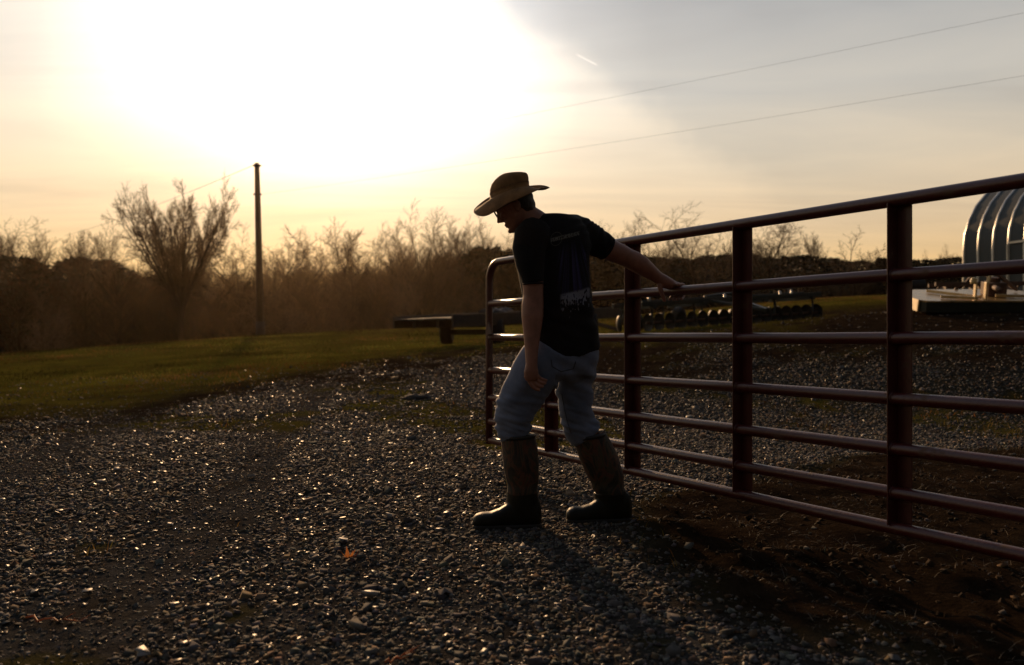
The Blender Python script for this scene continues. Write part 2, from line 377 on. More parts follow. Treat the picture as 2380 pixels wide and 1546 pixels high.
def H(x, y):
    x = np.asarray(x, float); y = np.asarray(y, float)
    g, gr, d, dd = masks(x, y)
    nearf = 1 - sstep(14, 30, y)
    z = H0(x, y) + nearf * (.028 * (fbm(x * .9, y * .9, 3, 3) - .5) + .018 * (fbm(x * 5, y * 5, 4, 3) - .5) * (1 + 3.6 * dd) + .022 * dd * (fbm(x * 14, y * 14, 6, 2) - .5) + .05 * dd * (fbm(x * 2.1, y * 2.1, 8, 3) - .5))
    return z
def Hs(x, y): return float(H(np.array([x]), np.array([y]))[0])

def axis_lines(lo, hi, d0, grow, c=0.0):
    out = [c]; d = d0
    while out[-1] < hi: out.append(out[-1] + d); d *= grow
    d = d0; neg = [c]
    while neg[-1] > lo: neg.append(neg[-1] - d); d *= grow
    return np.array(sorted(set(neg[1:] + out)))
xs = axis_lines(-1200, 1200, .055, 1.026, .4)
ys = axis_lines(-60, 1500, .05, 1.0235, 3.0)
GX, GY = np.meshgrid(xs, ys); gz = H(GX, GY)
nx, ny = len(xs), len(ys)
idx = np.arange(nx * ny).reshape(ny, nx)
F = np.stack([idx[:-1, :-1], idx[:-1, 1:], idx[1:, 1:], idx[1:, :-1]], -1).reshape(-1, 4)
g_, gr_, d_, dd_ = masks(GX.ravel(), GY.ravel())
wood = sstep(52, 75, GY.ravel() + 6 * (fbm(GX.ravel() / 9, GY.ravel() / 9, 2, 3) - .5))
gme = fast_mesh('ground', np.stack([GX.ravel(), GY.ravel(), gz.ravel()], 1), F, True, np.stack([g_, gr_, wood], 1), 'cover')
def ground_mat():
    m = bpy.data.materials.new('farmyard_ground'); m.use_nodes = True; nt = m.node_tree; b = nt.nodes['Principled BSDF']; L = nt.links.new
    tc = nt.nodes.new('ShaderNodeTexCoord'); at = nt.nodes.new('ShaderNodeAttribute'); at.attribute_name = 'cover'
    sp = nt.nodes.new('ShaderNodeSeparateColor'); L(at.outputs[0], sp.inputs[0])
    def noi(s, d=6, r=.6):
        n = nt.nodes.new('ShaderNodeTexNoise'); n.inputs['Scale'].default_value = s; n.inputs['Detail'].default_value = d; n.inputs['Roughness'].default_value = r; L(tc.outputs['Object'], n.inputs['Vector']); return n.outputs[0]
    def ramp(f, a, ca, b_, cb):
        r = nt.nodes.new('ShaderNodeValToRGB'); L(f, r.inputs[0]); e = r.color_ramp.elements
        e[0].position = a; e[0].color = (*ca, 1); e[1].position = b_; e[1].color = (*cb, 1); return r.outputs[0]
    def mix(f, a, c):
        n = nt.nodes.new('ShaderNodeMix'); n.data_type = 'RGBA'; L(f, n.inputs[0]); L(a, n.inputs[6]); L(c, n.inputs[7]); return n.outputs[2]
    vo = nt.nodes.new('ShaderNodeTexVoronoi'); vo.inputs['Scale'].default_value = 26; L(tc.outputs['Object'], vo.inputs['Vector'])
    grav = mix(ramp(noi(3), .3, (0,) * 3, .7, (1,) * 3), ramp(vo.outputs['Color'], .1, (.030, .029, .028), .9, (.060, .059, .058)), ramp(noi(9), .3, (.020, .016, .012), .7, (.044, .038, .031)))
    dirt = ramp(noi(5, 8, .7), .32, (.006, .0042, .003), .72, (.032, .021, .013))  # bare dirt, its colour also darkened to carry the shade by the gate
    grs = ramp(noi(.55, 10, .78), .3, (.022, .017, .005), .7, (.105, .092, .012))
    litter = ramp(noi(.5, 8, .7), .3, (.008, .006, .004), .7, (.022, .014, .008))
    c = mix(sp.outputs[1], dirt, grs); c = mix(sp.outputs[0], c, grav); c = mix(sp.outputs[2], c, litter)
    L(c, b.inputs['Base Color']); b.inputs['Roughness'].default_value = 1.0; b.inputs['Specular IOR Level'].default_value = 0.0
    b1 = nt.nodes.new('ShaderNodeBump'); b1.inputs['Strength'].default_value = .9; b1.inputs['Distance'].default_value = .05; L(noi(14, 8, .7), b1.inputs['Height'])
    L(b1.outputs[0], b.inputs['Normal'])
    return m
M['ground'] = ground_mat()
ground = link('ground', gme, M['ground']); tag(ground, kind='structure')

# ------------------------------------------------------------------ loose gravel, straw and grass
def view_points(n, y0, y1, spread=.78, power=1.0):
    """random ground points in the wedge the camera can see, denser near by"""
    u = rng.random(n); y = (y0 ** power + u * (y1 ** power - y0 ** power)) ** (1 / power)
    x = (rng.random(n) * 2 - 1) * (spread * y + .6); return x, y
def rocks(x, y, size, flat, sink=.3, seed=0):
    n = len(x); r = np.random.default_rng(seed)
    cube = np.array([[a, b, c] for a in (-1, 1) for b in (-1, 1) for c in (-1, 1)], float)
    V = cube[None] * (1 - r.random((n, 8, 1)) * .35) + (r.random((n, 8, 3)) - .5) * .75
    V *= (size[:, None] * np.stack([.6 + .5 * r.random(n), .6 + .5 * r.random(n), flat * (.7 + .6 * r.random(n))], 1))[:, None, :] * .5
    a = r.random(n) * 6.283; tx = r.normal(0, .30, n); ty = r.normal(0, .30, n)
    def rot(V, i, j, t):
        c, s = np.cos(t)[:, None], np.sin(t)[:, None]; A, B = V[:, :, i].copy(), V[:, :, j].copy()
        V[:, :, i] = c * A - s * B; V[:, :, j] = s * A + c * B
    rot(V, 1, 2, tx); rot(V, 0, 2, ty); rot(V, 0, 1, a)
    z = H(x, y)
    V[:, :, 0] += x[:, None]; V[:, :, 1] += y[:, None]; V[:, :, 2] += (z + size * flat * .5 * (1 - 2 * sink))[:, None]
    Q = np.array([[0, 1, 3, 2], [4, 6, 7, 5], [0, 4, 5, 1], [2, 3, 7, 6], [0, 2, 6, 4], [1, 5, 7, 3]])
    Q = Q[[0, 1, 2, 3, 5]]; T = np.concatenate([Q[:, [0, 1, 2]], Q[:, [0, 2, 3]]]); Fq = (np.arange(n)[:, None, None] * 8 + T[None]).reshape(-1, 3)
    return V.reshape(-1, 3), Fq
def gravel():
    x, y = view_points(250000, 1.5, 17, power=.95)
    g = masks(x, y)[0]; keep = rng.random(len(x)) < np.clip(g * 1.05 + .012 * (y < 9) + .02 * (y > 7), 0, 1); x, y = x[keep], y[keep]
    s = .0075 + .020 * rng.random(len(x)) ** 3.0 + .0017 * np.maximum(y - 2, 0); s = s * np.where(rng.random(len(x)) < .02, 1.9, 1.0)
    trk = np.minimum(np.abs(x + .9 + .17 * y + .1 * np.sin(y)), np.abs(x + 2.5 + .19 * y + .1 * np.sin(y * .8))); inn = 1 - sstep(.12, .34, trk + .15 * (fbm(x * 2, y * 2, 17, 2) - .5)); kp = rng.random(len(x)) > .36 * inn; x, y, s = x[kp], y[kp], s[kp] * (1 - .3 * inn[kp])
    V, F = rocks(x, y, s, np.full(len(x), .5), .30, 5)
    tone = (.55 + .75 * rng.random(len(x)) ** 1.4)[:, None] * (np.array([1, 1, 1.0])[None] + rng.normal(0, .05, (len(x), 3)))
    odd = rng.random(len(x)) < .22; tone[odd] *= np.array([1.35, 1.0, .70])
    gl = np.where(rng.random(len(x)) < .09, .48, .95)[:, None]; cols = np.repeat(np.concatenate([tone, gl], 1), 8, 0)
    return link('gravel', fast_mesh('gravel', V, F, False, cols), M['stone'])
tag(gravel(), 'grey crushed stone gravel spread over the farmyard', 'gravel', kind='stuff')

def blades(x, y, h, w, lean, tone, name, mt, lie=None):
    n = len(x); z = H(x, y); a = rng.random(n) * 6.283; b = rng.random(n) * 6.283
    base = np.stack([x, y, z - .004], 1); sd = np.stack([np.cos(a), np.sin(a), np.zeros(n)], 1) * (w / 2)[:, None]
    ld = np.stack([np.cos(b), np.sin(b), np.zeros(n)], 1) * (lean * h)[:, None]
    up = np.zeros((n, 3)); up[:, 2] = h
    V = np.stack([base - sd, base + sd, base + ld * .4 + up * .6 + sd * .7, base + ld * .4 + up * .6 - sd * .7, base + ld + up], 1).reshape(-1, 3)
    o = np.arange(n)[:, None, None] * 5; F = (o + np.array([[0, 1, 2], [0, 2, 3], [3, 2, 4]])[None]).reshape(-1, 3)
    return link(name, fast_mesh(name, V, F, False, np.repeat(tone, 5, 0)), mt)
def grasses():
    x, y = view_points(230000, 3.0, 46, power=1.25)
    g = masks(x, y); keep = rng.random(len(x)) < np.clip(g[1] * (2.6 * (fbm(x * .7, y * .7, 44, 4) - .28)), 0, 1) * .8; x, y = x[keep], y[keep]
    n = len(x); h = (.02 + .05 * rng.random(n)) * (.7 + .6 * fbm(x, y, 61, 2)); 
    dry = rng.random(n) < .33 + .5 * (fbm(x * .3, y * .3, 71, 3) - .45)
    tone = np.stack([.8 + .4 * rng.random(n), .85 + .4 * rng.random(n), .8 + .4 * rng.random(n)], 1); tone[dry] *= np.array([1.45, 1.0, 1.1]); pt_ = fbm(x * .35, y * .35, 93, 4); tone *= (.30 + 1.5 * sstep(.32, .68, pt_))[:, None]; tone *= np.stack([np.ones(n), .80 + .3 * sstep(.4, .6, fbm(x * .2, y * .2, 95, 3)), np.ones(n) * 1.4], 1)
    return blades(x, y, h, .004 + .0006 * y, .3 + .8 * rng.random(n), tone, 'grass', M['grass'])
tag(grasses(), 'short green and brown pasture grass beyond the gravel', 'grass', kind='stuff')
def straws():
    n = 150000; x, y = view_points(n, 1.6, 13, power=1.1); g = masks(x, y)
    keep = rng.random(n) < np.clip(g[3] * .9 + .02 + .2 * g[2] + .1 * g[1], 0, 1); x, y = x[keep], y[keep]; n = len(x)
    cl = fbm(x * 2.5, y * 2.5, 81, 3); keep = rng.random(n) < sstep(.38, .62, cl) + .12; x, y = x[keep], y[keep]; n = len(x)
    L = .018 + .055 * rng.random(n) ** 1.7; up = rng.random(n) ** 2
    tone = (.10 + .55 * rng.random(n) ** 2)[:, None] * np.array([1, 1, 1.0])[None]; gn_ = rng.random(n) < .2; tone[gn_] *= np.array([.35, .6, .25])
    return blades(x, y, np.maximum(L * up * .6, .006), .0020 + .0024 * rng.random(n), L / np.maximum(L * up * .6, .006) * .9, tone, 'straw_litter', M['straw_dead'])
def clods():
    n = 26000; x, y = view_points(n, 1.6, 12, power=1.1); g = masks(x, y); keep = rng.random(n) < g[3] * (.25 + .75 * sstep(.4, .6, fbm(x * 3, y * 3, 91, 3))); x, y = x[keep], y[keep]; n = len(x)
    V, F = rocks(x, y, .006 + .026 * rng.random(n) ** 3, np.full(n, .6), .45, 9); tone = (.4 + .7 * rng.random(n))[:, None] * np.ones((1, 3))
    return link('dirt_crumbs', fast_mesh('dirt_crumbs', V, F, False, np.repeat(tone, 8, 0)), M['crumb'])
M['crumb'] = mat('dry_dirt_crumb', (.034, .021, .012), .95, vscale=20, var=.3, attr='Col', spec=.05)
tag(clods(), 'dark crumbly dirt trampled under and before the gate', 'dirt', kind='stuff')
tag(straws(), 'dry straw and dead grass scattered over the dirt by the gate', 'straw', kind='stuff')

# ------------------------------------------------------------------ gate
def make_gate():
    E = Vector((-.163, 5.856, 0)); N = Vector((2.32, 1.79, 0)); d = (N - E); LEN = d.length; d.normalize()
    nc = Vector((-d.y, d.x, 0)); nc = nc if nc.dot(-E) > 0 else -nc          # towards the yard side
    root = empty('farm_gate', (N.x, N.y, 0))
    tag(root, 'long rust red tubular steel farm gate with seven rails held by the walking man', 'gate')
    O = Vector(root.location)
    def G(s, off, z): return E + d * s + nc * off + Vector((0, 0, z)) - O
    r = .0255; zs = [1.458, 1.168, .925, .692, .496, .326, .190]
    # bent outer frame tube
    def arc(cs, cz, rr, a0, a1): return [G(cs + rr * math.cos(R(a0 + (a1 - a0) * i / 8)), 0, cz + rr * math.sin(R(a0 + (a1 - a0) * i / 8))) for i in range(9)]
    mb = MB(); path = [G(0, 0, .165), G(0, 0, .7), G(0, 0, 1.2)] + arc(.13, zs[0] - .13, .13, 180, 90) + [G(LEN * k / 12, 0, zs[0]) for k in range(1, 12)] + arc(LEN - .13, zs[0] - .13, .13, 90, 0) + [G(LEN, 0, 1.2), G(LEN, 0, .165)]
    mb.tube(path, r, 20); mb.build('frame', M['gate'], root, True)
    for z in zs[1:]:
        m = MB(); m.tube([G(.02 + (LEN - .04) * k / 12, 0, z + .0015 * math.sin(k * 1.3 + z * 9)) for k in range(13)], r * .96, 18); m.build('rail', M['gate'], root, True)
    step = .794
    for k in range(1, 6):
        s = step * k; m = MB()
        top, bot = zs[0] - .012, zs[-1] + .012
        mid = (top + bot) / 2; hh = top - bot
        Mx = Matrix((d, nc, Vector((0, 0, 1)))).transposed()
        m.box(G(s + .002, -.029, mid), (.060, .005, hh), Mx)                   # web behind the rails
        m.box(G(s - .0305, .001, mid), (.005, .065, hh), Mx)                 # flange the rails pass through
        m.build('upright', M['gate'], root, bevel=.0015)
        for z in zs[1:-1]:
            w = MB(); w.tube([G(s - .0285, 0, z), G(s - .022, 0, z)], [r + .006, r + .001], 16); w.build('weld', M['gate'], root, True)
    lt = MB(); lt.prism([(0, 0), (.075, .02), (.02, .10)], -.006, .006)
    lb = lt.build('latch_plate', M['rust'], root); Mx = Matrix((d, Vector((0, 0, 1)), nc)).transposed().to_4x4()
    Mx.translation = G(.02, .028, .935); lb.matrix_local = Mx
    ch = MB(); p0 = G(.06, .04, .93)
    for k in range(11):
        c = p0 + Vector((.012 * math.sin(k * .7) + .004 * k, 0, -.027 * k)); ax = d if k % 2 else nc
        ring = [c + ax * (.009 * math.cos(a)) + Vector((0, 0, .019 * math.sin(a))) for a in [2 * math.pi * i / 10 for i in range(11)]]
        ch.tube(ring, .0032, 5, False)
    ch.build('chain', M['rust'], root, True)
    for z in (.42, 1.25):
        hg = MB(); hg.tube([G(LEN, 0, z - .05), G(LEN, 0, z + .05)], .034, 14); hg.tube([G(LEN, 0, z), G(LEN + .16, 0, z)], .013, 10); hg.build('hinge', M['rust'], root, True)
    pp = N + d * .23
    m = MB(); z0 = Hs(pp.x, pp.y)
    pts = [Vector((0, 0, -.4)), Vector((0, 0, .5)), Vector((.008, 0, 1.2)), Vector((.005, 0, 1.75)), Vector((.005, 0, 1.78))]
    m.tube(pts, [.11, .105, .10, .095, .07], 16); po = m.build('gate_post', M['pole'], None, True); po.location = (pp.x, pp.y, z0)
    tag(po, 'round weathered wooden post that carries the red gate hinges', 'post')
    return root
make_gate()

# ------------------------------------------------------------------ the man
def px(x, y, Z): return P(x, y, Z)
def sec_rings(secs, n=24):
    C = [px(s[0], s[1], s[2]) for s in secs]; k = len(C); rings = []
    for i, s in enumerate(secs):
        t = (C[min(i + 1, k - 1)] - C[max(i - 1, 0)]).normalized()
        w = Vector((0, 1, 0)); w = (w - t * w.dot(t)).normalized(); u = t.cross(w)
        ru = s[3] * s[2] / FPX; rw = s[4]; e = s[5] if len(s) > 5 else 2.0; tw = R(s[6]) if len(s) > 6 else 0
        u2 = u * math.cos(tw) + w * math.sin(tw); w2 = w * math.cos(tw) - u * math.sin(tw)
        rg = []
        for j in range(n):
            a = 2 * math.pi * j / n; c, sn = math.cos(a), math.sin(a)
            rg.append(C[i] + u2 * (ru * math.copysign(abs(c) ** (2 / e), c)) + w2 * (rw * math.copysign(abs(sn) ** (2 / e), sn)))
        rings.append(rg)
    return rings
def loft(mb, secs, n=24): mb.rings(sec_rings(secs, n))
def union(mb, name, voxel, smooth=4, sub=0):
    me = mb.mesh(name); o = bpy.data.objects.new(name, me); COL.objects.link(o)
    m = o.modifiers.new('r', 'REMESH'); m.mode = 'VOXEL'; m.voxel_size = voxel; m.use_smooth_shade = True
    s = o.modifiers.new('s', 'SMOOTH'); s.iterations = smooth; s.factor = .5
    dg = bpy.context.evaluated_depsgraph_get(); new = bpy.data.meshes.new_from_object(o.evaluated_get(dg)); new.name = name
    bpy.data.objects.remove(o); bpy.data.meshes.remove(me)
    new.polygons.foreach_set('use_smooth', np.ones(len(new.polygons), bool)); return new
def ripple(me, fn):
    n = len(me.vertices); co = np.empty(n * 3); me.vertices.foreach_get('co', co); co = co.reshape(-1, 3)
    nr = np.empty(n * 3); me.vertices.foreach_get('normal', nr); nr = nr.reshape(-1, 3)
    d = np.array([fn(Vector(c)) for c in co]); co += nr * d[:, None]
    me.vertices.foreach_set('co', co.ravel()); me.update()
def rezero(me, O):
    me.transform(Matrix.Translation(-O))
def proj(p): return (CX + FPX * p.x / p.y, HY - FPX * (p.z - HC) / p.y)

MAN_O = Vector((P(1280, 1225, 4.05).x, 4.05, 0))
def finger(mb, pts, r0, r1):
    pts = [Vector(p) for p in pts]
    # round the chain a little
    q = [pts[0]]
    for i in range(1, len(pts) - 1): q += [pts[i].lerp(pts[i - 1], .25), pts[i].lerp(pts[i + 1], .25)]
    q.append(pts[-1]); k = len(q)
    mb.tube(q, [r0 + (r1 - r0) * i / (k - 1) for i in range(k)], 10)
    mb.ball(q[-1], r1 * 1.0, n=10, m=6); mb.ball(q[0], r0, n=10, m=6)

def make_man():
    root = empty('person', MAN_O)
    tag(root, 'man in straw hat, black T-shirt, jeans and camouflage boots walking while pulling the gate', 'person')
    # ---- body: head, neck, arms and hands, with a trunk inside the clothes
    b = MB(); ZH = 3.95; s = ZH / FPX
    c_, s_ = math.cos(R(28)), math.sin(R(28)); C0 = px(1194, 477, ZH)
    Fw = Vector((-c_, .10, -s_)); Fw.normalize(); Up = Vector((-s_, 0, c_)); Lt = Fw.cross(Up).normalized(); Up = Lt.cross(Fw)
    def hd(f, u, l=0): return C0 + Fw * (f * s) + Up * (u * s) + Lt * (l * s)
    lev = [(-57, 31, 6, 9), (-53, 36, 0, 15), (-47, 38, -8, 21), (-42, 35, -16, 25), (-36, 37, -26, 28), (-30, 38, -32, 30), (-24, 36.5, -36, 31), (-14, 38, -41, 33), (-4, 38, -44, 35), (4, 39, -46, 36), (11, 44, -48, 36), (18, 44, -49, 36), (28, 41, -48, 35), (38, 35, -45, 32), (46, 26, -38, 27), (52, 14, -26, 19), (55, 2, -10, 8)]
    rg = []
    for u, f1, f0, hw in lev:
        cf, rf = (f1 + f0) / 2, (f1 - f0) / 2
        ring = []
        for j in range(32):
            a = 2 * math.pi * j / 32; cs, sn = math.cos(a), math.sin(a); e = .86 if cs > 0 else 1.0
            ring.append(hd(cf + rf * math.copysign(abs(cs) ** e, cs), u, hw * sn))
        rg.append(ring)
    b.rings(rg)
    # nose, lips, chin, brow, ears
    b.rings([[hd(38, 9, -3), hd(43, 9, 0), hd(38, 9, 3)], [hd(38, 0, -4), hd(46, -2, 0), hd(38, 0, 4)], [hd(37, -13, -8), hd(53, -15, 0), hd(37, -13, 8)], [hd(36, -21, -8), hd(52, -20, 0), hd(36, -21, 8)], [hd(34, -24, -6), hd(42, -23.5, 0), hd(34, -24, 6)]])
    b.ball(hd(50, -17, 0), (3.4 * s,) * 3, n=10, m=6)
    for sd in (-1, 1): b.ball(hd(43, -19, 5 * sd), (3.6 * s,) * 3, n=8, m=6)
    HM = Matrix((Fw, Lt, Up)).transposed()
    b.ball(hd(37.5, -31.5), (4.2 * s, 10 * s, 2.6 * s), HM); b.ball(hd(36.5, -37), (4.0 * s, 9 * s, 2.8 * s), HM); b.ball(hd(35, -49), (6 * s, 9 * s, 6 * s), HM)
    b.ball(hd(41, 10), (5 * s, 26 * s, 4 * s), HM)
    for sd in (-1, 1):
        b.ball(hd(-8, -6, 36 * sd), (8.5 * s, 3.0 * s, 14 * s), HM); b.ball(hd(-4, -17, 35.5 * sd), (4 * s, 2.6 * s, 5 * s), HM)
        b.ball(hd(31, -12, 18 * sd), (9 * s, 9 * s, 8 * s), HM)
    loft(b, [(1206, 488, 3.95, 24, .052), (1220, 500, 3.955, 29, .058), (1236, 514, 3.96, 34, .064), (1258, 545, 3.97, 48, .09)])
    # trunk under the clothes
    loft(b, [(1262, 530, 3.97, 50, .10), (1290, 590, 3.98, 66, .105), (1300, 680, 3.99, 68, .11), (1308, 780, 4.0, 66, .115), (1316, 850, 4.02, 60, .11)])
    loft(b, [(1262, 850, 3.98, 38, .075), (1205, 940, 3.97, 34, .065), (1198, 1000, 3.98, 28, .055), (1214, 1130, 3.99, 25, .05)])
    loft(b, [(1335, 850, 4.06, 38, .075), (1341, 960, 4.09, 32, .062), (1365, 1010, 4.1, 28, .055), (1415, 1140, 4.12, 25, .05)])
    # left arm hanging
    loft(b, [(1232, 560, 3.86, 28, .062), (1236, 620, 3.84, 27, .058), (1239, 668, 3.83, 24, .051), (1239.5, 688, 3.83, 23.2, .05), (1238, 708, 3.83, 25.5, .05), (1237.5, 735, 3.825, 25.5, .05), (1236.5, 775, 3.82, 20, .043), (1235.5, 815, 3.81, 15.5, .034), (1235.5, 845, 3.80, 13.5, .027), (1235, 858, 3.80, 15, .026)])
    loft(b, [(1235, 850, 3.80, 14, .026), (1234.5, 864, 3.80, 17, .026), (1235, 876, 3.80, 17, .022), (1236, 884, 3.80, 14, .017)])
    for i, ch in enumerate([[(1246, 868), (1255, 879), (1264, 883), (1270, 884)], [(1240, 873), (1250, 886), (1260, 890.5), (1267, 891)], [(1233, 877), (1243, 892), (1253, 898), (1261, 899)], [(1226, 879), (1235, 897), (1245, 905), (1253, 907)]]):
        Z = 3.792 - .004 * i + .010
        finger(b, [px(x, y, Z + (.006 if k == 0 else .0) + .006 * k) for k, (x, y) in enumerate(ch)], .0086, .0070)
    finger(b, [px(1226, 856, 3.82), px(1229, 870, 3.832), px(1238, 881, 3.836), px(1246, 888, 3.836)], .0125, .0085)
    # right arm reaching back to the rail
    Zr = 4.233; sr = Zr / FPX
    loft(b, [(1345, 545, 4.02, 24, .05), (1375, 559, 4.04, 25, .05), (1408, 577, 4.07, 26, .052), (1440, 590, 4.10, 24, .049), (1458, 599, 4.115, 22.2, .047), (1474, 607, 4.125, 23.5, .047), (1492, 618, 4.14, 22, .044), (1510, 631, 4.165, 18, .036), (1526, 643, 4.18, 14.5, .028), (1536, 650, 4.195, 14, .026)])
    loft(b, [(1528, 645, 4.185, 14, .027), (1542, 654, 4.20, 15.5, .036), (1556, 660, 4.212, 13, .040), (1567, 663, 4.225, 9, .040)])
    for i in range(4):                                                        # fingers over the rail, curling under it from behind
        x = 1561 + 9.2 * i; d = -.006 * (i - 1.5)
        tip = [3, 0, 2, 6][i]
        finger(b, [px(x - 12, 659 + 1.2 * i, Zr - .030 - .012 * i), px(x - 1, 656.5 + 1.6 * i, Zr - .018 * i * .6), px(x + 3, 664 + 1.0 * i, Zr + .040 - .014 * i), px(x + 2, 684, Zr + .046 - .014 * i), px(x - 2, 695 - tip * .3, Zr + .018 - .014 * i), px(x - 5, 697 - tip * .3, Zr - .004 - .014 * i)], .0100, .0082)
    finger(b, [px(1532, 655, Zr - .045), px(1534, 668, Zr - .055), px(1539, 684, Zr - .055), px(1544.5, 698, Zr - .048)], .0150, .0100)
    body = union(b, 'body', .0036, 2); rezero(body, MAN_O); link('body', body, M['skin'], root)
    # ---- hair
    h = MB()
    h.ball(hd(-14, 8), (37.5 * s, 38.2 * s, 42 * s), HM, 20, 14); h.ball(hd(-24, -14), (23.5 * s, 31 * s, 24 * s), HM, 18, 12); h.ball(hd(-2, 2), (12 * s, 37.5 * s, 20 * s), HM, 18, 12)
    hm = union(h, 'hair', .005, 3); ripple(hm, lambda v: .003 * mnoise.noise(Vector((v.x * 90, v.y * 90, v.z * 40)))); rezero(hm, MAN_O); link('hair', hm, M['hair'], root)
    # ---- eyeglasses
    g = MB()
    for sd in (-1, 1):
        cc_ = hd(47, 1, 16 * sd); g.tube([cc_ + Lt * (12 * s * math.cos(a)) + Up * (9 * s * math.sin(a)) for a in [2 * math.pi * i / 18 for i in range(19)]], .0016, 6, False)
        g.tube([hd(47, 3, 28 * sd), hd(38, 3, 36 * sd), hd(0, 3, 39 * sd), hd(-10, 0, 38 * sd)], .0016, 6)
    g.tube([hd(47, 3, -4), hd(49, 4, 0), hd(47, 3, 4)], .0015, 6)
    ge = g.mesh('eyeglasses', True); rezero(ge, MAN_O); link('eyeglasses', ge, M['plain_dark'], root)
    # ---- T-shirt
    t = MB()
    loft(t, [(1285, 496, 3.965, 30, .05), (1285, 502, 3.966, 50, .07), (1286, 513, 3.968, 64, .085, 2.2), (1286, 528, 3.97, 76, .105, 2.3), (1286, 543, 3.972, 84, .116, 2.4), (1285, 565, 3.975, 89, .125, 2.4), (1283, 600, 3.98, 86, .135, 2.3), (1290, 650, 3.985, 82, .140, 2.3), (1297, 700, 3.99, 79, .143, 2.3), (1303, 750, 4.0, 80, .143, 2.3), (1311, 795, 4.01, 82, .145, 2.3), (1318, 824, 4.02, 77, .146, 2.3), (1319, 829, 4.02, 70, .138, 2.3)], 36)
    loft(t, [(1240, 510, 3.95, 22, .05), (1236, 521, 3.945, 30, .06)], 20)
    loft(t, [(1246, 532, 3.90, 36, .085), (1236, 552, 3.87, 43, .088), (1229, 580, 3.85, 39, .080), (1232, 615, 3.84, 34, .074), (1237, 645, 3.835, 27, .068), (1239, 660, 3.832, 24, .066)], 24)
    loft(t, [(1305, 526, 4.0, 30, .080), (1330, 532, 4.01, 36, .080), (1352, 543, 4.02, 38, .078), (1374, 556, 4.04, 36, .074), (1393, 568, 4.06, 33, .068), (1409, 577, 4.07, 29, .062)], 24)
    sh = union(t, 't_shirt', .0065, 5)
    def folds(v):
        x, y = proj(v)
        k = .0040 * mnoise.noise(Vector((v.x * 7, v.y * 7, v.z * 5))) + .0022 * mnoise.noise(Vector((v.x * 16, v.y * 16, v.z * 11)))
        # pulls running from the right shoulder down the back
        a = math.atan2(y - 505, x - 1400); r_ = math.hypot(x - 1400, y - 505)
        k += .0022 * math.sin(a * 17 + 1.3 * mnoise.noise(v * 5)) * math.exp(-(r_ / 150) ** 2)
        # slack rolls near the waist
        k += .0042 * math.sin(v.z * 75 + v.x * 26 + 2.2 * mnoise.noise(v * 6)) * math.exp(-((v.z - 1.02) / .13) ** 2) * .8
        k += .0035 * math.sin(v.x * 55 + v.z * 18 + 2 * mnoise.noise(v * 4)) * math.exp(-((v.z - .90) / .10) ** 2)
        return k
    ripple(sh, folds)
    bv = BVHTree.FromPolygons([v.co.copy() for v in sh.vertices], [tuple(p.vertices) for p in sh.polygons])
    rezero(sh, MAN_O); sho = link('t_shirt', sh, M['shirt'], root)
    for cen, nm in (([(1239, 658, 3.832, 25.5, .0675), (1239.2, 662, 3.832, 25, .067)], 'sleeve_hem'), ([(1407, 575.5, 4.068, 30, .0635), (1411, 578, 4.072, 29.5, .063)], 'sleeve_hem')):
        mm = MB(); loft(mm, cen, 28); me = mm.mesh(nm, True); rezero(me, MAN_O); link(nm, me, M['shirt'], sho)
    # print on the back of the shirt, draped over the cloth
    def on(bvh, x, y, off=.0015):
        o = Vector((0, 0, HC)); dr = (px(x, y, 4) - o).normalized(); hit, nn, i, dd = bvh.ray_cast(o, dr)
        return None if hit is None else hit + nn * off
    gw, gh = 48, 90; vs = []; uv = []
    for j in range(gh + 1):
        for i in range(gw + 1):
            u, v = i / gw, j / gh
            x = 1277 + u * 88 + v * 10; y = 545 - u * 22 + v * 205 - (1 - v) * 2 + v * 10
            x = min(x, 1362 + 14 * max(0, (y - 600)) / 120)
            p = on(bv, x, y); vs.append(p if p else on(bv, 1300, 650)); uv.append((u, v))
    fs = [(j * (gw + 1) + i, j * (gw + 1) + i + 1, (j + 1) * (gw + 1) + i + 1, (j + 1) * (gw + 1) + i) for j in range(gh) for i in range(gw)]
    pm = fast_mesh('back_print', vs, fs, True); ul = pm.uv_layers.new(name='UVMap')
    for lp in pm.loops: ul.data[lp.index].uv = uv[lp.vertex_index]
    rezero(pm, MAN_O); po = link('back_print', pm, print_mat(), sho); po['label'] = 'faded circle and purple spotlight print on the shirt back'
    # ---- jeans
    j = MB()
    loft(j, [(1315, 770, 4.01, 70, .125, 2.2), (1317, 800, 4.01, 74, .135, 2.2), (1312, 830, 4.015, 76, .14, 2.2), (1308, 862, 4.02, 70, .13, 2.2), (1304, 880, 4.02, 40, .09)], 32)
    loft(j, [(1283, 815, 3.96, 58, .105), (1262, 845, 3.955, 60, .108), (1236, 880, 3.955, 56, .104), (1214, 915, 3.96, 53, .098), (1202, 942, 3.965, 51, .093), (1194, 968, 3.97, 43, .088), (1193, 990, 3.975, 41, .085), (1198, 1006, 3.98, 41, .085), (1201, 1016, 3.98, 38, .082)], 28)
    loft(j, [(1340, 815, 4.06, 54, .10), (1341, 850, 4.065, 47, .102), (1337, 885, 4.07, 44, .10), (1335, 915, 4.08, 42, .096), (1338, 950, 4.09, 39, .09), (1344, 978, 4.095, 39, .088), (1352, 996, 4.10, 43, .088), (1360, 1008, 4.10, 42, .086), (1366, 1016, 4.10, 38, .083)], 28)
    jm = union(j, 'jeans', .0065, 3)
